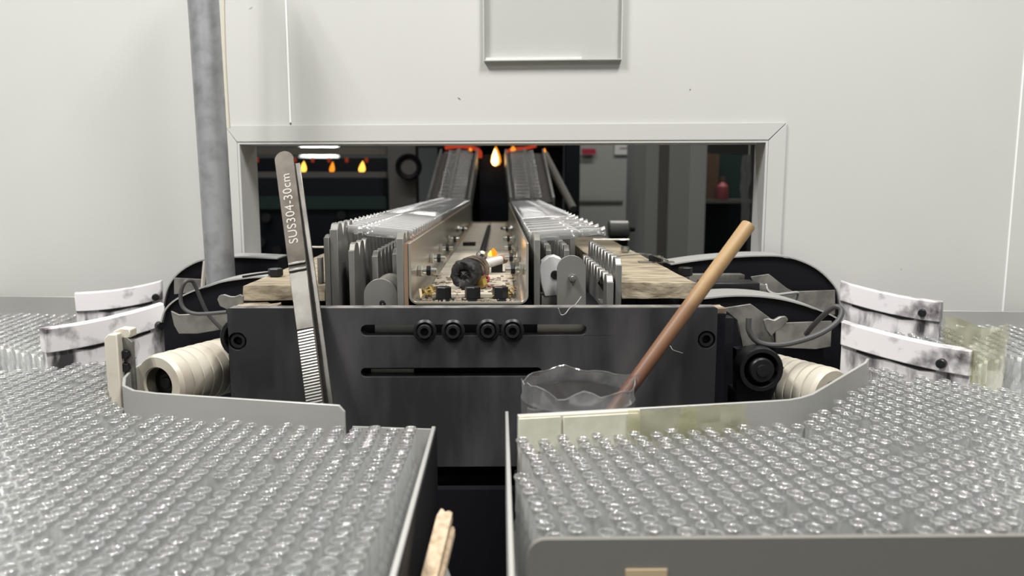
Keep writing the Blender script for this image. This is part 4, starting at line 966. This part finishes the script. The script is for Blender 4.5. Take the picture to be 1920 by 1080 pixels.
# lamp in the hall
lm = thing('hall_lamp', 'glowing twin tube lamp far back in the hall at upper left', 'light', A(598, 280, 6.5))
for y0_, y1_ in ((268, 278), (281, 292)):
    a = A(566, (y0_ + y1_) / 2, 6.5); b = A(630, (y0_ + y1_) / 2, 6.5); part('tube', G().tube([a, b], .021, 12), M_lamp, lm)
part('housing', bx(560, 262, 636, 298, 6.56, .03), M_white, lm)
a = A(600, 262, 6.57); part('hanger', G().box(a.x - .01, a.x + .01, 6.565, 6.585, a.z, 3), M_post, lm)
# right half: boards, cabinet, shelves
Y = 3.6
wb = thing('partition_board', 'pale grey partition board behind the right conveyor', 'board', A(1150, 450, Y))
part('panel', bx(1086, 130, 1214, 800, Y, .03), M_rearwall, wb)
part('whiteboard', bx(1153, 262, 1240, 290, Y - .012, .010), M_white, wb, 'white notice board'); part('edge_strip', bx(1088, 376, 1168, 380, Y - .010, .009), M_post, wb)
part('lettering', bx(1162, 277, 1182, 279, Y - .0135, .001).box(*[0] * 6) if False else bx(1162, 277, 1182, 279, Y - .0135, .001), M_post, wb)
solo('red_sign', bx(1091, 279, 1117, 289, Y - .03, .012), M_sign, 'small red sign on the pale partition board', 'sign')
cb = thing('tall_cabinet', 'tall pale grey cabinet right of the partition board', 'cabinet', A(1260, 500, 2.6))
a = A(1216, 120, 2.6); b = A(1312, 120, 2.6); part('body', G().box(a.x, b.x, 2.6, 3.0, 0, a.z), M_rearwall, cb); part('door_edge', bx(1240, 120, 1243, 700, 2.597, .004), M_post, cb); part('door_edge', bx(1300, 120, 1312, 700, 2.59, .008), M_trim, cb)
sh = thing('storage_rack', 'dark storage rack at the right edge of the opening', 'rack', A(1360, 500, 3.0))
part('shelf', bx(1312, 374, 1410, 381, 3.0, .3), M_post, sh); part('back_panel', bx(1312, 381, 1395, 600, 3.28, .02), M_blue, sh)
for px in (1312, 1385):
    a = A(px, 381, 3.0); b = A(px + 9, 381, 3.0); part('post', G().box(a.x, b.x, 3.0, 3.03, 0, a.z), M_black, sh)
solo('cardboard_box', bx(1318, 288, 1346, 374, 3.05, .15), M_brownbox, 'brown cardboard box on the storage rack shelf', 'box')
solo('green_bin', bx(1347, 290, 1392, 374, 3.12, .12), M_green, 'dark green bin on the storage rack shelf', 'bin')
v = A(1354, 374, 3.03); t = thing('pink_bottle', 'pink bottle with an orange neck in front of the green bin', 'bottle', v)
part('bottle_body', G().lathe([(0, 0), (.022, 0), (.024, .006), (.022, .05), (.010, .066), (.010, .07), (0, .07)], 16, Matrix.Translation(v)), M_pink, t); part('cap', G().cyl(.011, .07, .09, 12, Matrix.Translation(v)), M_brownbox, t)
pf = thing('plastic_film', 'hanging clear plastic film with glare put in as milky haze at the right of the opening', 'film', A(1405, 420, 2.4)); part('film_sheet', crumple([(A(a, 350, 2.4).x, 2.4 + .02 * k) for k, a in enumerate((1390, 1398, 1406, 1412, 1420))], A(1400, 290, 2.4).z, A(1400, 420, 2.4).z, 6, .006, 9), M_cupband, pf); v = A(1405, 291, 2.44); part('string', G().tube([v, (v.x, v.y, 3)], .002, 6), M_cream, pf)  # hazy plastic paints the film's glare
mo = thing('grey_motor', 'small grey motor behind the right conveyor', 'motor', A(1155, 446, 1.9)); v = A(1156, 430, 1.9)
part('motor_body', G().cyl(.022, 0, .05, 20, ALONG((v.x - .02, 1.9, v.z), (1, 0, 0)), .003), M_steel, mo); part('motor_foot', G().box(v.x - .016, v.x + .026, 1.885, 1.915, v.z - .15, v.z - .018), M_black, mo)
part('motor_shaft', G().cyl(.006, .05, .065, 10, ALONG((v.x - .02, 1.9, v.z), (1, 0, 0))), M_bolt, mo)
st = thing('side_bench', 'dark low bench behind the right conveyor under the grey motor', 'bench', A(1160, 470, 1.8))
a = A(1090, 470, 1.85); b = A(1214, 470, 1.85); part('bench_top', G().box(a.x, b.x, 1.8, 2.1, v.z - .17, v.z - .15), M_blue, st); part('bench_leg', G().box(a.x, a.x + .03, 1.85, 1.88, 0, v.z - .17), M_black, st); part('bench_leg', G().box(b.x - .03, b.x, 1.85, 1.88, 0, v.z - .17), M_black, st)
